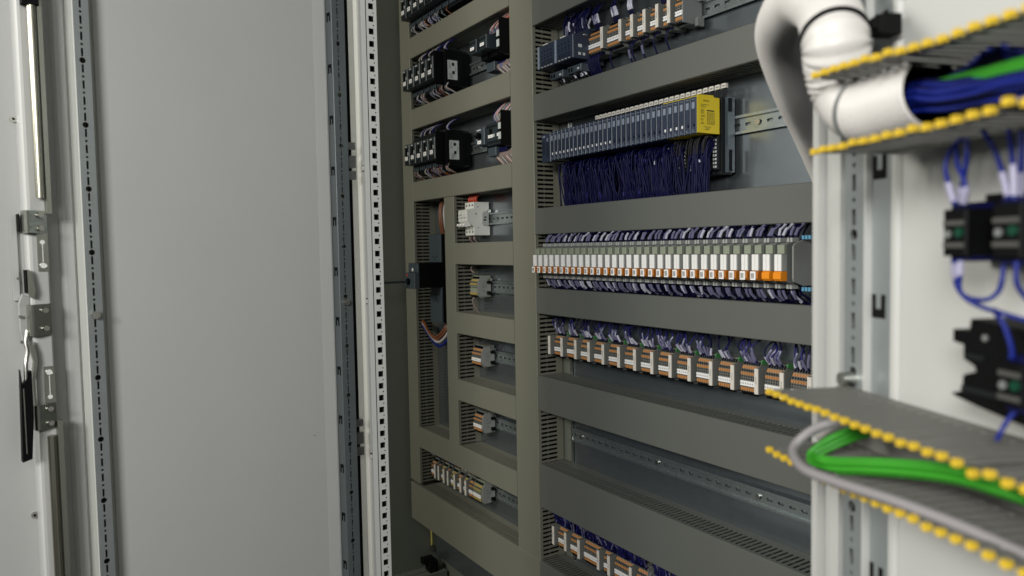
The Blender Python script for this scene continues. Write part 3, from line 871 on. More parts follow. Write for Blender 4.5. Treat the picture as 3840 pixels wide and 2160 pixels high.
starter_row(1.502, 'lower starter row')
starter_row(1.737, 'upper full starter row')
starter_row(1.958, 'topmost cropped starter row', 8)
for zc in (1.502, 1.737):
    e = [o for o in col.objects if o.name.startswith('motor_starter') and o.get('label', '').startswith('end motor') and abs(o.location[2] - zc) < 0.01][0]
    xs = 0.0442
    MB().box(0.0402, xs, -0.122, -0.0925, -0.052, 0.045).build('side_wall', M_BLK, e)
    MB().box(xs, xs + 0.010, -0.090, -0.035, -0.056, 0.050).build('side_housing', M_BLK, e)
    xs2 = xs + 0.0101
    lb = MB().box(xs2, xs2 + 0.0006, -0.084, -0.052, -0.036, 0.020).build('silver_label', M_LABELG, e)
    MB().box(xs2 + 0.0007, xs2 + 0.0010, -0.070, -0.062, 0.004, 0.013).box(xs2 + 0.0007, xs2 + 0.0010, -0.069, -0.061, -0.020, -0.011).build('label_window', M_BLK, lb)
    q = MB()
    for k in range(7):
        q.box(xs2 + 0.0007, xs2 + 0.0009, -0.080 + R_(0, .004), -0.066 + R_(-.004, .004), -0.0335 + k * 0.0023, -0.0325 + k * 0.0023)
        q.box(xs2 + 0.0007, xs2 + 0.0009, -0.081, -0.074 + R_(-.002, .002), -0.004 + k * 0.003, -0.003 + k * 0.003)
        q.box(xs2 + 0.0007, xs2 + 0.0009, -0.059, -0.056, -0.012 + k * 0.0022, -0.011 + k * 0.0022)
    q.build('label_print', M_GREYD, lb)
    fins = MB()
    for k in range(8):
        fins.box(xs + 0.0101, xs + 0.012, -0.034 + k * 0.0028 , -0.0325 + k * 0.0028, -0.05, 0.045)
    fins.build('cooling_fin', M_BLK, e)


def contactor(x0, x1, yf, z0, z1, label, group=None, lab=1, blue=False):
    t = thing('contactor', label, 'contactor', (0, 0, 0), 0, group)
    zc = (z0 + z1) / 2
    MB().cbox(x0, x1, yf, yf + 0.035, z0, z1, 0.0015).build('front_block', M_ANTH, t)
    MB().prism([(yf + 0.0352, z0 - 0.012), (yf + 0.0352, z1 + 0.010), (-0.011, z1 + 0.014), (-0.011, z0 - 0.016)], x0 + 0.001, x1 - 0.001, 'x').build('housing', M_BLK, t)
    n = max(3, int((x1 - x0) / 0.009))
    st = (x1 - x0 - 0.004) / n
    for k in range(n):
        MB().box(x0 + 0.003 + k * st, x0 + 0.003 + k * st + st * 0.55, yf - 0.0005, yf - 0.0001, z1 - 0.012, z1 - 0.005).build('terminal_hole', M_BLK, t)
        MB().box(x0 + 0.003 + k * st, x0 + 0.003 + k * st + st * 0.55, yf - 0.0005, yf - 0.0001, z0 + 0.004, z0 + 0.011).build('terminal_hole', M_BLK, t)
    wd = (x1 - x0) / lab
    for k in range(lab):
        xa = x0 + k * wd
        tiny_label(t, xa + wd * 0.15, xa + wd * 0.68, yf - 0.0002, zc - 0.0085, zc - 0.0005)
        if lab > 1:
            MB().box(xa + wd * 0.28, xa + wd * 0.62, yf - 0.0006, yf - 0.0001, zc + 0.001, zc + 0.015).build('window', M_BLK, t)
            MB().box(xa + wd * 0.74, xa + wd * 0.88, yf - 0.0006, yf - 0.0001, zc - 0.008, zc).build('side_tab', M_LABELG, t)
    return t


contactor(-1.7555, -1.719, -0.130, 1.7150, 1.7505, 'small contactor with white label beside the upper starter row, leftmost of its pair')
contactor(-1.7035, -1.6665, -0.130, 1.7150, 1.7505, 'small contactor with white label standing against wires near the wide vertical duct')
contactor(-1.740, -1.648, -0.090, 1.474, 1.532, 'double contactor with two white labels beside the lower starter row', lab=2)
t = thing('motor_protection_switch', 'grey motor protection switch with black rotary knob beside the double contactor', 'switch')
MB().cbox(-1.8075, -1.7585, -0.088, -0.052, 1.482, 1.530, 0.0015).build('front_block', M_BGREY, t)
MB().box(-1.8055, -1.7575, -0.0518, -0.011, 1.462, 1.545).build('housing', M_ANTHD, t)
k = MB().cyl((-1.782, -0.0882, 1.507), (-1.782, -0.096, 1.507), 0.0095, 14).build('rotary_knob', M_BLK, t)
MB().box(-1.792, -1.772, -0.1005, -0.0962, 1.5045, 1.5095).build('grip', M_BLK, k)
tiny_label(t, -1.795, -1.776, -0.0882, 1.4865, 1.4955)
MB().box(-1.797, -1.775, -0.0888, -0.0882, 1.522, 1.5255).box(-1.799, -1.793, -0.0888, -0.0882, 1.4975, 1.5015).build('front_print', M_LABELG, t)
for zz, zn in ((1.514, 'lower'), (1.748, 'upper')):
    t = thing('label_module', 'black module with two silver labels at the wide vertical duct, ' + zn + ' starter row', 'module')
    MB().box(-1.6365, -1.600 - 0.0345, -0.11, -0.0815, zz - 0.05, zz + 0.04).build('housing', M_BLK, t)
    MB().box(-1.6460, -1.6367, -0.09, -0.011, zz - 0.05, zz + 0.04).build('rear_housing', M_ANTHD, t)
    for a, b2 in ((-0.008, 0.008), (-0.034, -0.016)):
        MB().box(-1.6460, -1.6345, -0.1115, -0.1101, zz + a, zz + b2).build('front_label', M_LABELG, t)
# wires around the starters and contactors
WM = [M_WHITEW, M_PINKW, M_BLACKW, M_BROWNW, M_WHITEW, M_BLACKW, M_BLUEW]


def wire_any(pts, r, mt, where, sleeve=None):
    nm = {'white_wire': 'white', 'pink_wire': 'pale pink', 'black_wire': 'black', 'brown_wire': 'brown', 'blue_wire': 'blue', 'red_wire': 'red', 'violet_wire': 'violet'}[mt.name]
    return wire(pts, r, mt, nm.replace('pale ', '') + '_wire', nm + ' wire ' + where, nm + ' wires ' + where, sleeve)


for zc, wh in ((1.502, 'at the lower starter row'), (1.737, 'at the upper starter row'), (1.958, 'at the topmost starter row')):
    for i in range(22):
        x = -2.20 + R_(0, 0.25)
        mt = random.choice(WM)
        wire_any([(x, -0.088, zc - 0.048), (x + R_(-.003, .003), -0.094, zc - 0.062), (x + R_(0, .014), -0.08, zc - 0.074), (x + R_(0, .02), -0.055, zc - 0.085)], 0.0017, mt, 'dropping below the starters ' + wh,
                 sleeve=(3, 9, 0.0027, random.choice((M_SLEEVE, M_PINKW, M_BGREY))) if random.random() < .5 else None)
    for i in range(14):
        x = -2.19 + R_(0, 0.23)
        wire_any([(x, -0.078, zc + 0.050), (x + 0.002, -0.086, zc + 0.060), (x + R_(-.004, .012), -0.075, zc + 0.074), (x + R_(0, .02), -0.05, zc + 0.088)], 0.0018, random.choice((M_BLACKW, M_VIOL, M_VIOL, M_WHITEW)), 'rising above the starters ' + wh)
for i in range(16):
    x = -1.735 + i * 0.0056
    mt = (M_BROWNW, M_WHITEW, M_PINKW, M_PINKW, M_BLACKW, M_WHITEW, M_BLACKW, M_PINKW)[i % 8]
    wire_any([(x, -0.060, 1.462), (x + 0.002, -0.066, 1.448), (x + 0.012, -0.06, 1.434), (x + 0.02, -0.045, 1.416)], 0.0022, mt, 'curving down from the double contactor', sleeve=(2, 6, 0.003, M_PINKW))
    mt = (M_VIOL, M_WHITEW, M_REDW, M_WHITEW, M_BLACKW, M_BLACKW, M_WHITEW, M_BLACKW)[i % 8]
    wire_any([(x - 0.005, -0.060, 1.543), (x - 0.003, -0.068, 1.556), (x + 0.010, -0.062, 1.572), (x + 0.018, -0.04, 1.594)], 0.0024, mt, 'arching up from the double contactor', sleeve=(1, 6, 0.0032, random.choice((M_PINKW, M_SLEEVE, M_GREY))))
    if i < 11:
        x = -1.71 + i * 0.0062
        mt = (M_PINKW, M_WHITEW, M_BLACKW, M_PINKW, M_WHITEW)[i % 5]
        wire_any([(x, -0.062, 1.694), (x + 0.003, -0.072, 1.680), (x + 0.010, -0.06, 1.666), (x + 0.02, -0.045, 1.652)], 0.0022, mt, 'curving down below the small contactors', sleeve=(2, 6, 0.003, random.choice((M_PINKW, M_SLEEVE))))
        mt = (M_BLACKW, M_WHITEW, M_REDW, M_BLACKW)[i % 4]
        wire_any([(x - 0.01, -0.080, 1.764), (x - 0.006, -0.088, 1.778), (x + 0.008, -0.075, 1.796), (x + 0.018, -0.045, 1.822)], 0.0024, mt, 'arching up above the small contactors', sleeve=(1, 6, 0.0032, random.choice((M_PINKW, M_SLEEVE, M_BGREY))))
for zz in (1.468, 1.694):
    t = thing('terminal_cover', 'deep blue wire cover under the contactors, ' + ('lower' if zz < 1.5 else 'upper') + ' row', 'wire cover')
    MB().cbox(-1.712, -1.672, -0.070, -0.045, zz - 0.012, zz, 0.001).build('cover', M_BLUEW, t)
    MB().cbox(-1.756, -1.7145, -0.078, -0.045, zz - 0.02, zz + 0.004, 0.001).build('grey_shroud', M_BGREY, t)

# ------------------------------------------------------------------ three-pole breaker
t = thing('three_pole_breaker', 'white three-pole miniature circuit breaker with three toggles', 'circuit breaker', (-1.930, 0, 1.286))
MB().prism([(-0.006, -0.048), (-0.058, -0.048), (-0.058, -0.024), (-0.062, -0.020), (-0.081, -0.008), (-0.081, 0.025), (-0.064, 0.028), (-0.058, 0.030), (-0.058, 0.048), (-0.008, 0.048), (-0.008, 0.022), (-0.013, 0.022), (-0.013, -0.022), (-0.006, -0.022)], 0.0, 0.053, 'x').build('housing', M_MCB, t)
for k in range(3):
    x = 0.0088 + k * 0.0177
    MB().cyl((x, -0.0588, 0.039), (x, -0.0578, 0.039), 0.0030, 8).build('terminal_hole', M_BLK, t)
    MB().cyl((x, -0.0588, -0.038), (x, -0.0578, -0.038), 0.0030, 8).build('terminal_hole', M_BLK, t)
    MB().prism([(-0.074, -0.012), (-0.088, -0.014), (-0.090, -0.020), (-0.084, -0.024), (-0.066, -0.020)], x - 0.005, x + 0.005, 'x').build('toggle', M_WHITE, t)
    if k < 2:
        MB().box(x + 0.0083, x + 0.0092, -0.0813, -0.0810, -0.007, 0.024).build('pole_seam', M_GREYD, t)
MB().box(0.004, 0.048, -0.0813, -0.0811, 0.002, 0.004).box(0.006, 0.02, -0.0813, -0.0811, 0.010, 0.013).build('front_print', M_INKG, t)
MB().prism([(-0.012, -0.020), (-0.028, -0.020), (-0.033, -0.014), (-0.033, 0.016), (-0.028, 0.021), (-0.012, 0.021)], 0.0532, 0.058, 'x').build('rail_stop', M_GREY, t)
MB().box(0.0581, 0.0583, -0.027, -0.020, 0.002, 0.006).box(0.0581, 0.0583, -0.030, -0.020, -0.006, -0.002).build('stop_mark', M_BLK, t)
MB().cyl((0.056, -0.012, 0.021), (0.064, -0.012, 0.021), 0.005, 8).build('clamp_screw', M_STEEL, t)
MB().cyl((0.0531, -0.052, 0.014), (0.0534, -0.052, 0.014), 0.003, 8).cyl((0.0531, -0.045, 0.034), (0.0534, -0.045, 0.034), 0.002, 8).cyl((0.0531, -0.045, -0.026), (0.0534, -0.045, -0.026), 0.002, 8).build('rivet', M_GREYD, t)
for k in range(4):
    x = -1.922 + k * 0.013
    wire_any([(x, -0.045, 1.334), (x + 0.003, -0.05, 1.342), (x + 0.004, -0.045, 1.352), (x + 0.006, -0.03, 1.362)], 0.004, M_REDW, 'above the white three-pole breaker')
    wire_any([(x, -0.045, 1.238), (x + 0.002, -0.05, 1.230), (x + 0.003, -0.045, 1.222), (x + 0.004, -0.03, 1.212)], 0.003, (M_PINKW, M_BLACKW, M_PINKW, M_BLACKW)[k], 'below the white three-pole breaker')
wire_any([(-1.905, -0.045, 1.128), (-1.912, -0.052, 1.136), (-1.908, -0.05, 1.148), (-1.902, -0.03, 1.158)], 0.0024, M_PINKW, 'above the yellow green terminals')
wire_any([(-1.908, -0.045, 1.056), (-1.911, -0.05, 1.045), (-1.908, -0.045, 1.028), (-1.904, -0.03, 1.006)], 0.0024, M_PINKW, 'below the yellow green terminals')
for k in range(14):
    x = -2.20 + k * 0.023
    wire_any([(x, -0.042, 0.512), (x + R_(-.003, .003), -0.054, 0.52), (x + R_(-.006, .004), -0.05, 0.53), (x + R_(-.01, .004), -0.03, 0.545)], 0.0022, random.choice((M_WHITEW, M_BLACKW, M_PINKW, M_BROWNW, M_VIOL)), 'above the lowest left terminals')

# ------------------------------------------------------------------ main circuit breaker with rotary drive
t = thing('main_circuit_breaker', 'black main circuit breaker with blue grey terminal covers and rotary drive box', 'circuit breaker')
MB().box(-2.160, -2.078, -0.062, -0.0008, 0.968, 1.247).build('housing', M_BLK, t)
c = MB().cbox(-2.160, -2.0785, -0.068, -0.0622, 1.158, 1.246, 0.001).build('terminal_cover', M_BGREY, t)
for xx, zz in ((-2.130, 1.176), (-2.105, 1.176), (-2.118, 1.170)):
    MB().box(xx - 0.002, xx + 0.002, -0.0684, -0.0681, zz - 0.003, zz + 0.003).build('cover_slot', M_BLK, c)
c = MB().cbox(-2.160, -2.0785, -0.068, -0.0622, 0.968, 1.056, 0.001).build('terminal_cover', M_BGREY, t)
for xx, zz in ((-2.130, 1.036), (-2.105, 1.034), (-2.118, 1.042)):
    MB().box(xx - 0.002, xx + 0.002, -0.0684, -0.0681, zz - 0.003, zz + 0.003).build('cover_slot', M_BLK, c)
MB().cbox(-2.158, -2.080, -0.066, -0.0622, 1.0562, 1.0798, 0.001).build('middle_cover', M_BGREY, t)
d = MB().box(-2.158, -2.080, -0.142, -0.0624, 1.080, 1.157).build('drive_box', M_BLK, t)
MB().cbox(-2.150, -2.0802, -0.146, -0.1422, 1.128, 1.157, 0.001).build('drive_top', M_BGREY, d)
MB().cyl((-2.118, -0.1468, 1.137), (-2.118, -0.1462, 1.137), 0.0055, 12).build('white_dot', M_LED, d)
MB().cbox(-2.154, -2.0802, -0.158, -0.1422, 1.078, 1.1275, 0.0015).build('coupling_block', M_BGREY, d)
MB().box(-2.140, -2.130, -0.1586, -0.1581, 1.1165, 1.1235).build('red_mark', M_REDW, d)
MB().cyl((-2.122, -0.1581, 1.1005), (-2.122, -0.164, 1.1005), 0.010, 14).build('shaft_socket', M_BLK, d)
sh = MB().box(-2.1265, -2.1195, -0.545, -0.1642, 1.096, 1.103).build('drive_shaft', M_ANTH, d)
MB().box(-2.0778, -2.0772, -0.052, -0.012, 1.048, 1.118).build('side_label', M_GREYD, t)
for k, (mt, x) in enumerate(((M_BROWNW, -2.120), (M_BROWNW, -2.108), (M_WHITEW, -2.088))):
    wire_any([(x, -0.04, 1.2465), (x + 0.001, -0.046, 1.28), (x - 0.002, -0.046, 1.32), (x - 0.006, -0.035, 1.358)], 0.0045, mt, 'rising from the main breaker into the duct')
for k, (mt, x, dz) in enumerate(((M_BROWNW, -2.108, 0.0), (M_BROWNW, -2.100, 0.006), (M_WHITEW, -2.088, 0.014), (M_BLUEN, -2.080, 0.026))):
    nm = 'brown' if k < 2 else ('white' if k == 2 else 'blue')
    wire([(x, -0.035, 0.969), (x - 0.003, -0.045, 0.943 - dz), (x - 0.035, -0.060, 0.916 - dz), (x - 0.085, -0.062, 0.932 - dz), (-2.222, -0.060, 0.955 - dz * 0.6), (-2.246, -0.056, 0.962 - dz * 0.6)], 0.0045, mt, nm + '_wire',
         ('brown power wire looping below the main breaker into the side duct', 'inner brown power wire looping below the main breaker', 'white power wire looping below the main breaker', 'blue power wire looping below the main breaker')[k], cat='wire')

# ------------------------------------------------------------------ left door
LH = Vector((-1.423, -0.61, 0)); ls = Vector((0.18967, -0.98185, 0))
LRZ = math.atan2(ls.y, ls.x)
ld = thing('cabinet_door', 'open grey cabinet door with rod lock and perforated rails left of the cabinet', 'door', LH, LRZ)
MB().box(-0.022, 0.60, -0.016, -0.001, 0.05, 2.15).build('door_panel', M_DOOR, ld)
MB().prism([(-0.012, -0.001), (-0.012, 0.008), (-0.0085, 0.0085), (-0.0085, -0.001)], 0.05, 2.15, 'z').build('seal_strip', M_RUB, ld)
MB().box(-0.0215, -0.0125, -0.0005, 0.003, 0.05, 2.15).build('hinge_edge', M_RUB, ld)


for xx, zz, L_ in ((0.0735, 0.842, 0.005), (0.0690, 0.846, 0.0015)):
    MB().box(xx, xx + L_, -0.0010, -0.0008, zz, zz + 0.0012).build('scratch', M_GREYD, ld)


# slotted strip geometry: strip lies in local (x,z), holes real
def slotted_strip(name, parent, x0, x1, y, zc, pit, zlo, zhi, mt, xc, hw=0.0015):
    holes = []
    q = pit / 4
    k = int((zlo - zc) / q) - 1
    while zc + k * q < zhi:
        zz = zc + k * q
        if zz - 0.006 > zlo and zz + 0.02 < zhi:
            holes.append(circ(xc, zz, 0.0045 if k % 4 == 0 else 0.0019, 10))
            holes.append(rect(xc - hw, xc + hw, zz + q * 0.5 - 0.0062, zz + q * 0.5 + 0.0062))
        k += 1
    o = perforated(name, rect(x0, x1, zlo, zhi), holes, 0.0016, mt, parent)
    o.rotation_euler = (math.radians(90), 0, 0); o.location = (0, y, 0)
    return o


def h_marks(parent, x, y, zc, pit, zlo, zhi, flip=1, mt=M_RUB, rot=0.0):
    me = MB()
    me.box(-0.0052, 0.0052, -0.0003, 0.0003, 0.002, 0.0085)
    me.box(-0.0052, -0.0026, -0.0003, 0.0003, -0.0085, 0.002)
    me.box(0.0022, 0.0052, -0.0003, 0.0003, -0.0085, 0.002)
    data = me.mesh('cut_out', mt)
    k = int((zlo - zc) / pit) - 1
    while zc + k * pit < zhi:
        if zc + k * pit > zlo + 0.01:
            o = link('cut_out', data, parent, (x, y, zc + k * pit)); o.rotation_euler = (0, 0, rot)
            if flip < 0: o.scale = (1.35, 1, -1)
        k += 1


PL = 0.0977
# hinge side rail
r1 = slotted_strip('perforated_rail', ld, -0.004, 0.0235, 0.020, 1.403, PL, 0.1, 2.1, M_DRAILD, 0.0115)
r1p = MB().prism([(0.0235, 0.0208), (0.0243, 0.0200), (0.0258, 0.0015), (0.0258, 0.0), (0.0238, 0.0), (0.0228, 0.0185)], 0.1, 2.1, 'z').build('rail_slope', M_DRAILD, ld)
h_marks(r1p, 0.0255, 0.0110, 1.4525, PL, 0.1, 2.1, 1, M_RUB, math.radians(-85.4))
MB().prism([(0.0268, -0.001), (0.0268, 0.0016), (0.0300, 0.0024), (0.0520, -0.0005), (0.0520, -0.001)], 0.05, 2.15, 'z').build('light_band_ridge', M_DOOR, ld)  # added low ridge, tilted to make the panel lighter beside the rail
MB().box(-0.004, -0.0025, 0.0, 0.0191, 0.1, 2.1).box(-0.0025, 0.0236, 0.0002, 0.0012, 0.1, 2.1).build('rail_back', M_STEELD, ld)
MB().cyl((0.0115, 0.021, 1.099), (0.0115, 0.028, 1.099), 0.0058, 12).build('rail_screw', M_STEEL, ld)
# lock side rail
r2 = slotted_strip('perforated_rail', ld, 0.4415, 0.463, 0.020, 1.302, PL, 0.1, 2.1, M_DRAIL, 0.4530)
MB().prism([(0.463, 0.0208), (0.4645, 0.0195), (0.4690, 0.0), (0.4665, 0.0), (0.4622, 0.0185)], 0.1, 2.1, 'z').build('rail_lip', M_MCB, ld)
r2p = MB().prism([(0.4415, 0.0208), (0.4405, 0.0200), (0.4320, 0.0022), (0.4320, 0.0), (0.4345, 0.0), (0.4425, 0.0185)], 0.1, 2.1, 'z').build('rail_slope', M_STEELD, ld)
MB().box(0.4345, 0.4665, 0.0002, 0.0012, 0.1, 2.1).build('rail_back', M_STEELD, ld)
MB().cyl((0.4530, 0.021, 1.1075), (0.4530, 0.030, 1.1075), 0.0062, 12).build('rail_screw', M_STEEL, ld)
# lock edge: raised flange along the closing side
MB().prism([(0.512, 0.0), (0.512, 0.026), (0.5145, 0.0290), (0.5330, 0.0300), (0.5365, 0.0290), (0.5385, 0.024), (0.541, 0.004), (0.6, 0.004), (0.6, 0.0)], 0.05, 2.15, 'z').build('lock_flange', M_DOOR, ld)
MB().prism([(0.4705, 0.0), (0.4735, 0.004), (0.486, 0.0045), (0.492, 0.0)], 0.05, 2.15, 'z').build('edge_fold', M_DOOR, ld)
for zz in (1.401, 0.8105):
    s = MB().cyl((0.5440, 0.0041, zz), (0.5440, 0.0085, zz), 0.0048, 12).build('door_screw', M_STEEL, ld)
    MB().cyl((0.5440, 0.0086, zz), (0.5440, 0.0090, zz), 0.0020, 6).build('screw_socket', M_BLK, s)
# lock rods
lk = thing('rod_lock', 'steel rod lock with swing lever handle on the open grey door edge', 'lock', LH, LRZ)
Yb = 0.0302
MB().tube(spline([(0.5200, 0.040, 2.1), (0.5205, 0.040, 1.5), (0.521, 0.040, 1.285)], 6), 0.0062, 14).build('lock_rod', M_ROD, lk)
MB().box(0.5080, 0.5140, 0.0302, 0.0425, 1.262, 2.1).build('rod_rail', M_STEELD, lk)
MB().tube(spline([(0.5225, 0.040, 0.9335), (0.5225, 0.040, 0.70), (0.5225, 0.040, 0.1)], 6), 0.0062, 14).build('lock_rod', M_ROD, lk)
MB().box(0.5080, 0.5150, 0.0302, 0.0425, 0.1, 0.955).build('rod_rail', M_STEELD, lk)
MB().cbox(0.5120, 0.5330, 0.0302, 0.048, 1.561, 1.60, 0.002).build('rod_guide', M_RUB, lk)


def bracket(z0, z1, nm, mt, x0=0.5135, x1=0.5430):
    o = MB()
    o.prism([(x0, Yb + 0.002), (x1 - 0.006, Yb + 0.0125), (x1 - 0.003, Yb + 0.0128), (x1, Yb + 0.010), (x1 + 0.0005, Yb - 0.012), (x1 - 0.0015, Yb - 0.012), (x1 - 0.0025, Yb + 0.009), (x1 - 0.006, Yb + 0.0105), (x0, Yb)], z0, z1, 'z')
    b = o.build(nm, mt, lk)
    for zz in (z0 + (z1 - z0) * 0.22, z0 + (z1 - z0) * 0.80):
        MB().cyl((x0 + 0.009, Yb + 0.004, zz), (x0 + 0.0085, Yb + 0.0115, zz), 0.0038, 12).build('rivet', M_STEEL, b)
    return b


bracket(1.2335, 1.2665, 'guide_bracket', M_STEELD)
bracket(1.0835, 1.1295, 'lock_bracket', M_STEELD)
bracket(0.9445, 0.9810, 'guide_bracket', M_STEELD)
for z0, z1, zh, hz2 in ((1.178, 1.2333, 1.186, 1.2205), (0.9812, 1.036, 1.0275, 0.9905)):
    p = MB().box(0.5135, 0.5270, 0.0302, 0.0322, z0, z1).build('slide_plate', M_STEELD, lk)
    MB().tube([(0.5205 + 0.0045 * math.cos(a), 0.0325, zh + 0.0045 * math.sin(a)) for a in [i * math.pi / 6 for i in range(13)]], 0.0006, 6).build('hole_rim', M_STEEL, p)
    MB().cyl((0.5205, 0.0321, zh), (0.5205, 0.0327, zh), 0.0046, 14).cyl((0.5205, 0.0321, hz2), (0.5205, 0.0328, hz2), 0.0032, 14).box(0.5200, 0.5210, 0.0321, 0.0326, min(zh, hz2), max(zh, hz2)).build('plate_hole', M_WHITE, p)
# swing lever mechanism at the edge
MB().box(0.5480, 0.5560, 0.006, 0.0100, 1.135, 1.258).build('flat_bar', M_DOOR, lk)
MB().box(0.5460, 0.5475, 0.006, 0.024, 1.236, 1.262).box(0.5400, 0.5425, 0.010, 0.028, 1.146, 1.180).build('bar_stop', M_RUB, lk)
MB().prism([(0.541, 1.181), (0.5375, 1.176), (0.533, 1.148), (0.536, 1.138), (0.541, 1.141)], 0.0302, 0.040, 'y').build('cam_plate', M_STEELD, lk)
MB().prism([(0.5395, 1.14), (0.547, 1.145), (0.552, 1.13), (0.5515, 1.09), (0.547, 1.065), (0.5395, 1.08)], 0.012, 0.024, 'y').build('lock_case', M_GREY, lk)
for zz in (1.168, 1.112, 1.075):
    MB().cyl((0.5515, 0.0245, zz), (0.5515, 0.029, zz), 0.0025, 8).build('pin', M_STEELD, lk)
lv = MB().tube(spline([(0.545, 0.030, 1.092), (0.548, 0.034, 1.075), (0.5475, 0.040, 1.060), (0.551, 0.044, 1.045), (0.552, 0.046, 1.020)], 6), 0.0028, 8).build('lever_arm', M_STEEL, lk)
MB().prism([(0.541, 1.076), (0.5365, 1.060), (0.5355, 1.045), (0.5395, 1.018), (0.5395, 0.995), (0.5375, 0.960), (0.540, 0.958), (0.5425, 0.995), (0.543, 1.02), (0.5400, 1.046), (0.544, 1.066)], 0.028, 0.040, 'y').build('lever_strap', M_STEELD, lk)
MB().prism([(0.5590, 1.037), (0.5572, 1.012), (0.548, 1.034), (0.5455, 1.034), (0.5455, 0.968), (0.5500, 0.906), (0.5618, 0.903)], 0.036, 0.050, 'y').build('handle_grip', M_BLK, lk)
MB().box(0.5560, 0.5572, 0.0502, 0.0508, 0.915, 1.01).build('grip_edge', M_STEELD, lk)

# ------------------------------------------------------------------ right door
RHP = Vector((-0.312, -0.600, 0)); ru = Vector((0.92176734, -0.38774344, 0))
RRZ = math.atan2(ru.y, ru.x)


def RP(u, n, z):
    """right door coordinates -> world (n is the distance in front of the door panel)"""
    return Vector((RHP.x + ru.x * u - 0.38774344 * n, RHP.y + ru.y * u - 0.92176734 * n, z))


rd = thing('cabinet_door', 'open white cabinet door carrying yellow tipped ducts and black contact blocks', 'door', RHP, RRZ)
MB().box(0.0105, 0.52, 0.0, 0.012, 0.05, 2.15).build('door_panel', M_FRAME, rd)
MB().box(-0.0795, -0.0715, -0.004, 0.012, 0.05, 2.15).build('edge_lip', M_FRAME, rd)
MB().box(-0.0714, -0.0682, 0.004, 0.012, 0.05, 2.15).build('edge_groove', M_GREYD, rd)
MB().prism([(-0.0681, 0.002), (-0.0500, -0.003), (-0.0500, 0.012), (-0.0681, 0.012)], 0.05, 2.15, 'z').build('edge_slope', M_DOOR, rd)
MB().prism([(-0.0499, -0.004), (-0.0475, -0.008), (-0.0355, -0.008), (-0.0350, 0.012), (-0.0499, 0.012)], 0.05, 2.15, 'z').build('edge_ridge', M_FRAME, rd)
MB().box(-0.0349, -0.0315, 0.004, 0.012, 0.05, 2.15).build('seal_strip', M_RUB, rd)
rs = slotted_strip('perforated_rail', rd, -0.0312, -0.0085, -0.006, 1.2055 - 0.0005, 0.1035, 0.1, 2.1, M_DRAIL, -0.0205, 0.0021)
MB().box(-0.0312, 0.0100, 0.002, 0.004, 0.1, 2.1).build('rail_back', M_RUB, rd)  # blackened so the rail slots look shaded inside
MB().prism([(-0.0085, -0.0068), (-0.0068, -0.0068), (-0.0060, -0.003), (-0.0060, 0.0015), (-0.0085, 0.0015)], 0.1, 2.1, 'z').build('rail_lip', M_FRAME, rd)
rh = MB().box(-0.0059, 0.0156, -0.0015, -0.0003, 0.1, 2.1).build('rail_slope', M_DRAIL, rd)
h_marks(rh, 0.0020, -0.0019, 1.153, 0.1, 0.1, 2.1, -1, M_RUB, 0)
MB().prism([(0.0160, -0.0002), (0.0164, -0.0030), (0.0205, -0.0030), (0.0235, -0.0006), (0.0235, -0.0002)], 0.05, 2.15, 'z').build('panel_fold', M_FRAME, rd)
MB().tube([(-0.0205, -0.0065, 1.0965), (-0.0205, -0.017, 1.0965)], [0.0062, 0.0052], 12).build('rail_screw', M_STEEL, rd)
bk = MB().box(0.012, 0.036, -0.012, -0.0005, 1.372, 1.42).build('stay_bracket', M_STEELD, rd)
MB().cyl((0.040, -0.002, 1.377), (0.040, -0.016, 1.377), 0.0085, 14).build('stay_bolt', M_STEEL, rd)

# ducts on the right door: every finger of the open walls is its own piece
PITCH = 0.0101
FW = 0.0054


def door_duct(u0, u1, zl, zh, label, bend_top=None, bend_bot=None, n1=0.08):
    t = thing('door_duct', label, 'wiring duct', RHP, RRZ)
    MB().box(u0, u1, -0.0145, -0.012, zl, zh).build('base', M_DUCTN, t)
    n = int((u1 - u0) / PITCH)
    for zz, bend, s in ((zh, bend_top, 1), (zl, bend_bot, -1)):
        th = 0.0016
        MB().box(u0, u1, -0.022, -0.012, zz - th / 2, zz + th / 2).build('wall_foot', M_DUCTN, t)
        body = MB().box(-FW / 2, FW / 2, -n1 + 0.0191, 0, -th / 2, th / 2).box(-FW / 2 - 0.001, FW / 2 + 0.001, -n1 + 0.030, -n1 + 0.0235, -th / 2 * .9, th / 2 * .9).mesh('finger', M_DUCTN)
        tip = MB().prism([(-.0018, -.0019), (.0018, -.0019), (.0023, -.0013), (.0023, .0013), (.0018, .0019), (-.0018, .0019), (-.0023, .0013), (-.0023, -.0013)], -n1 + 0.0150, -n1 + 0.0184, 'y').mesh('finger_tip', M_YEL)
        for i in range(n):
            uu = u0 + (i + 0.5) * PITCH
            f = link('finger', body, t, (uu, -0.022, zz))
            a = (bend(uu) if bend else 0) + R_(-0.012, 0.012)
            if random.random() < 0.04: a += R_(-0.06, 0.06)
            f.rotation_euler = (a, 0, 0)
            link('finger_tip', tip, f)
    return t


# a positive turn about x lowers the free (-y) ends, so bends are negative to lift
door_duct(0.038, 0.46, 1.258, 1.300, 'open yellow tipped door duct holding the white conduit and blue wires',
          bend_top=lambda u: (-0.12 if u < 0.06 else -0.12 + (u - 0.06) * 1.5 if u < 0.15 else 0.02), n1=0.0725)
door_duct(-0.019, 0.46, 1.0510, 1.0908, 'open yellow tipped door duct holding the bright green cables', n1=0.0725,
          bend_bot=lambda u: 0.06 if u < 0.06 else max(-0.04, 0.06 - (u - 0.06) * 0.8))


# ------------------------------------------------------------------ corrugated conduit


def r3(x, y): return 2800 + x / 2.0702, y / 2.0702


def r5(x, y): return 2800 + x / 1.788, 1350 + y / 1.788


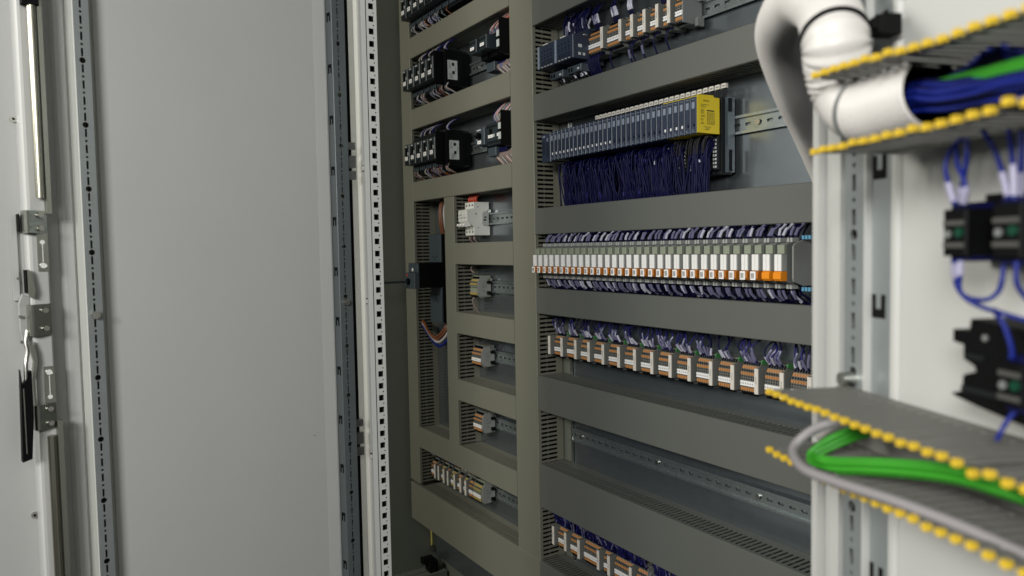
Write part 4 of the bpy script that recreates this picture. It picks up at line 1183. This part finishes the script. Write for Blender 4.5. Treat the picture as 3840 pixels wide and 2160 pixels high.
cp = [pix(*r3(x, y), d) for x, y, d in ((1440, 705, .422), (1180, 790, .448), (915, 850, .478), (765, 715, .500), (705, 520, .497), (682, 290, .492), (612, 80, .540),
      (430, -10, .600), (290, 120, .655), (250, 330, .715), (360, 690, .79), (490, 1000, .88), (620, 1320, .96), (760, 1650, 1.02))]
sp = spline(cp, 500)
# resample evenly
L = [0.0]
for a, b2 in zip(sp, sp[1:]): L.append(L[-1] + (b2 - a).length)
NR = int(L[-1] / 0.0010)
pts = []; j = 0
for i in range(NR + 1):
    d = L[-1] * i / NR
    while j < len(L) - 2 and L[j + 1] < d: j += 1
    tt = (d - L[j]) / max(1e-9, L[j + 1] - L[j])
    pts.append(sp[j].lerp(sp[j + 1], tt))
rr = [0.0204 + (0.0009 if (i // 2) % 2 else -0.0009) for i in range(len(pts))]
cond = thing('corrugated_conduit', 'thick white corrugated conduit looping from the door duct into the cabinet', 'conduit')
MB().tube(pts, rr, 36, caps=False).build('tube', M_COND, cond)
MB().tube(pts[:90], 0.0186, 30, caps=False).build('tube_lining', M_BLK, cond)


def tie(name, frac_pt, mt, wdt=0.0026):
    i = min(range(len(pts)), key=lambda k: (pts[k] - frac_pt).length)
    a = pts[max(0, i - 2)]; b2 = pts[i + 2]; dirn = (b2 - a).normalized()
    c = pts[i]; ref = dirn.orthogonal().normalized(); bb = dirn.cross(ref)
    mbx = MB(); N = 40; vs = []; fs = []
    for k in range(N):
        an = 2 * math.pi * k / N
        rad = ref * math.cos(an) + bb * math.sin(an)
        for rr_, dd in ((0.0206, -wdt), (0.0222, -wdt), (0.0222, wdt), (0.0206, wdt)):
            vs.append(c + rad * rr_ + dirn * dd)
    for k in range(N):
        k2 = (k + 1) % N
        for e in range(4):
            e2 = (e + 1) % 4
            fs.append((k * 4 + e, k * 4 + e2, k2 * 4 + e2, k2 * 4 + e))
    mbx.add(vs, fs, 0, False)
    return mbx.build(name, mt)


t1 = tag(tie('cable_tie', pix(*r3(682, 290), 0.492), M_RUB, 0.0016), 'black cable tie ring around the upper bend of the white conduit', 'cable tie')
t2 = tag(tie('cable_tie', pix(*r3(915, 850), 0.478), M_GREYD, 0.0012), 'thin dark cable tie around the white conduit inside the door duct', 'cable tie')
tm = thing('tie_mount', 'black square cable tie mount fixed to the white door rail', 'tie mount', RHP, RRZ)
MB().cbox(0.0165, 0.0295, -0.022, -0.0062, 1.339, 1.3525, 0.002).build('base_block', M_RUB, tm)
MB().box(0.019, 0.027, -0.026, -0.0222, 1.343, 1.349).build('tie_head', M_RUB, tm)

# blue and green wires running from the conduit mouth along the upper duct
random.seed(21)
bund = thing('wire_bundle', 'bundle of bright blue wires with green cables running into the white conduit mouth', 'wires')
main = [(1220, 800, .440), (1400, 750, .424), (1600, 750, .406), (1850, 705, .385), (2150, 650, .360), (2550, 580, .330)]
for i in range(30):
    a = R_(0, 6.28); q = 0.0105 * math.sqrt(R_(0, 1)); dz = q * math.sin(a) * 0.85; dn = q * math.cos(a)
    p = [pix(*r3(x, y), d) + Vector((-0.388 * dn + R_(-.001, .001), -0.922 * dn, dz * (1.0, 1.0, 0.95, 0.8, 0.75, 0.8)[k] + R_(-.0012, .0012))) for k, (x, y, d) in enumerate(main)]
    MB().tube(spline(p, 6), 0.0017, 7).build('wire', M_BLUEN if i % 5 else M_BLUEW, bund)
for i in range(4):
    p = [pix(*r3(x, y), d) + Vector((0, 0, (i - 1.5) * 0.0022)) for x, y, d in ((1380, 715, .424), (1680, 640, .396), (1900, 590, .374), (2153, 525, .352), (2500, 450, .325))]
    MB().tube(spline(p, 6), 0.0021, 8).build('green_cable', M_GREENW, bund)
for i in range(6):
    p = [pix(*r3(x + R_(-20, 20), y + i * 14 - 30), d + i * .002) for x, y, d in ((1450, 700, .420), (1690, 580, .402), (1830, 455, .392), (1960, 390, .382), (2080, 410, .372), (2250, 470, .358), (2500, 480, .335))]
    MB().tube(spline(p, 6), 0.0017, 7).build('wire', M_BLUEN, bund)

# green and grey cables in the lower duct
gp = [(1900, 915, .352), (1650, 835, .372), (1400, 770, .398), (1100, 733, .428), (800, 715, .458), (560, 705, .488), (430, 655, .505), (520, 575, .505), (690, 500, .503), (800, 470, .510)]
gc = thing('green_cable_bundle', 'bundle of bright green cables curving inside the lower door duct', 'cables')
for i in range(5):
    off = Vector((0, 0, (i - 2.0) * 0.0019)) + Vector((-0.388, -0.92, 0)) * (0.0016 if i % 2 else -0.0012)
    MB().tube(spline([pix(*r5(x, y), d) + off * (0.75 if k in (6,) else 1) for k, (x, y, d) in enumerate(gp)], 8), 0.0019, 8).build('green_cable', M_GREENW, gc)
gp = [(760, 400, .480), (560, 425, .490), (400, 500, .500), (315, 605, .498), (380, 725, .474), (600, 818, .446), (1000, 948, .408), (1450, 1120, .375), (1870, 1310, .345), (2300, 1500, .315)]
tag(MB().tube(spline([pix(*r5(x, y), d) for x, y, d in gp], 10), 0.0034, 12).build('grey_cable', M_GREYC), 'grey cable looping out of the lower door duct round its yellow tips', 'cable')
for i, pth in enumerate(([(480, 530, .53), (560, 470, .53), (690, 440, .53), (900, 440, .52)], [(500, 500, .545), (600, 450, .54), (760, 430, .53), (900, 430, .52)])):
    tag(MB().tube(spline([pix(*r5(x, y), d) for x, y, d in pth], 6), 0.0026, 8).build('white_wire', M_WHITEW), 'white wire end lying behind the green cables in the lower door duct', 'wire', 'white wires in the lower door duct')


# contact blocks on the door
def contact_block(u0, u1, z0, z1, n1, label):
    t = thing('contact_block', label, 'contact block', RHP, RRZ)
    MB().cbox(u0, u1, -n1, -0.016, z0, z1, 0.0012).build('housing', M_BLK, t)
    zc = (z0 + z1) / 2; uw = u1 - u0
    for za, zb_ in ((0.0040, 0.0066), (-0.0080, -0.0054)):
        MB().box(u0 + 0.001, u1 - 0.001, -n1 - 0.0006, -n1 - 0.0001, zc + za, zc + zb_).build('terminal_bar', M_ANTHB, t)
    MB().cyl((u0 + uw * 0.28, -n1 - 0.0001, zc - 0.0008), (u0 + uw * 0.28, -n1 - 0.0012, zc - 0.0008), 0.0022, 10).build('screw', M_GREYD, t)
    MB().cyl((u0 + uw * 0.78, -n1 - 0.0001, zc), (u0 + uw * 0.78, -n1 - 0.0016, zc), 0.0027, 10).build('plunger', M_EMER, t)
    MB().box(u0 - 0.002, u0 - 0.0001, -n1 + 0.004, -0.02, z0 + 0.002, z1 - 0.003).build('side_latch', M_BLK, t)
    MB().box(u0 + 0.002, u1, -n1 + 0.004, -0.02, z1 + 0.0001, z1 + 0.0030).build('wire_entry', M_BLUEW, t)
    MB().box(u0 + 0.002, u1, -n1 + 0.004, -0.02, z0 - 0.0028, z0 - 0.0001).build('wire_entry', M_BLUEW, t)
    return t


contact_block(0.1185, 0.1355, 1.191, 1.2165, 0.047, 'black contact block with green plunger, end block of the pair below the upper door duct')
contact_block(0.1525, 0.1705, 1.190, 1.2180, 0.047, 'black contact block with green plunger, second of the pair below the upper door duct')
contact_block(0.1575, 0.1730, 1.1165, 1.1385, 0.047, 'black contact block with green plunger low on the white door')
t = thing('button_holder', 'black push button mounting collar joining the pair of contact blocks', 'button holder', RHP, RRZ)
MB().box(0.100, 0.185, -0.0155, -0.0004, 1.188, 1.2215).box(0.125, 0.150, -0.026, -0.0156, 1.216, 1.2245).build('collar', M_BLK, t)
t = thing('button_holder', 'black push button collar with latch arms low on the white door', 'button holder', RHP, RRZ)
MB().prism([(0.1100, 1.1490), (0.1100, 1.1420), (0.1180, 1.1410), (0.1180, 1.1330), (0.1260, 1.1300), (0.1270, 1.1270), (0.1180, 1.1240), (0.1170, 1.1145), (0.1090, 1.1120), (0.1130, 1.1105), (0.1320, 1.1075), (0.1600, 1.1040), (0.2000, 1.1040), (0.2000, 1.1500), (0.1500, 1.1540), (0.1230, 1.1560), (0.1220, 1.1490)], -0.032, -0.0004, 'y').build('collar', M_BLK, t)
MB().cyl((0.1335, -0.0321, 1.1465), (0.1335, -0.0330, 1.1465), 0.0018, 10).build('screw', M_GREYD, t)
MB().box(0.118, 0.152, -0.0335, -0.0322, 1.1150, 1.1180).box(0.122, 0.134, -0.034, -0.0322, 1.1340, 1.1365).build('rib', M_ANTHD, t)

# blue wires hanging from the upper duct to the contact blocks


def rb(x, y): return 3440 + x / 2.415, 450 + y / 2.415


def rc(x, y): return 3440 + x / 2.415, 1050 + y / 2.415


HW = [([rb(400, 170), rb(300, 280), rb(255, 430), rb(290, 600), rb(340, 770)], 'outer blue wire looping from the upper door duct to the end contact block'),
      ([rb(350, 200), rb(365, 400), rb(410, 510), rb(440, 620), rb(420, 770)], 'inner blue wire hanging straight to the end contact block'),
      ([rb(450, 160), rb(450, 320), rb(425, 500), rb(400, 620), rb(390, 770)], 'blue wire crossing behind the others to the end contact block'),
      ([rb(590, 90), rb(650, 180), rb(720, 320), rb(780, 510), rb(830, 720)], 'slanting blue wire from the upper door duct to the second contact block'),
      ([rb(830, 90), rb(850, 250), rb(870, 440), rb(880, 720)], 'straight blue wire from the upper door duct to the second contact block'),
      ([rb(940, 90), rb(945, 300), rb(935, 500), rb(930, 720)], 'blue wire beside the straight one above the second contact block'),
      ([rb(330, 1270), rb(345, 1430), rc(360, 60), rc(420, 140), rc(520, 178), rc(640, 175), rc(730, 110), rc(765, 10), rb(790, 1270)], 'blue wire loop bridging the undersides of the two contact blocks'),
      ([rb(390, 1270), rb(385, 1420), rc(385, 90), rc(460, 180), rc(600, 250), rc(760, 300), rc(960, 360), rc(1100, 400)], 'blue wire sweeping right from below the end contact block'),
      ([rb(900, 1280), rc(900, 20), rc(960, 130), rc(1080, 260)], 'blue wire dropping below the second contact block'),
      ([rc(690, 265), rc(740, 340), rc(790, 420), rc(850, 600), rc(860, 720)], 'blue wire joining the low contact block from above'),
      ([rc(890, 1190), rc(820, 1270), rc(760, 1370), rc(720, 1450)], 'blue wire leaving the low contact block downwards')]
for i, (pp, lab) in enumerate(HW):
    q = [pix(x, y, 0.402 - (x - 3540) * 0.00012 + 0.004 * math.sin(i * 2.1 + k)) for k, (x, y) in enumerate(pp)]
    o = wire(q, 0.00135, M_BLUEN, 'blue_wire', lab, None, None, 8)
    if i < 6:
        spq = spline(q, 8)
        MB().tube(spq[-10:-1], 0.0019, 8).build('sleeve', M_SLEEVEN, o)
    elif i in (6, 7):
        spq = spline(q, 8)
        MB().tube(spq[1:9], 0.0019, 8).build('sleeve', M_SLEEVEN, o)
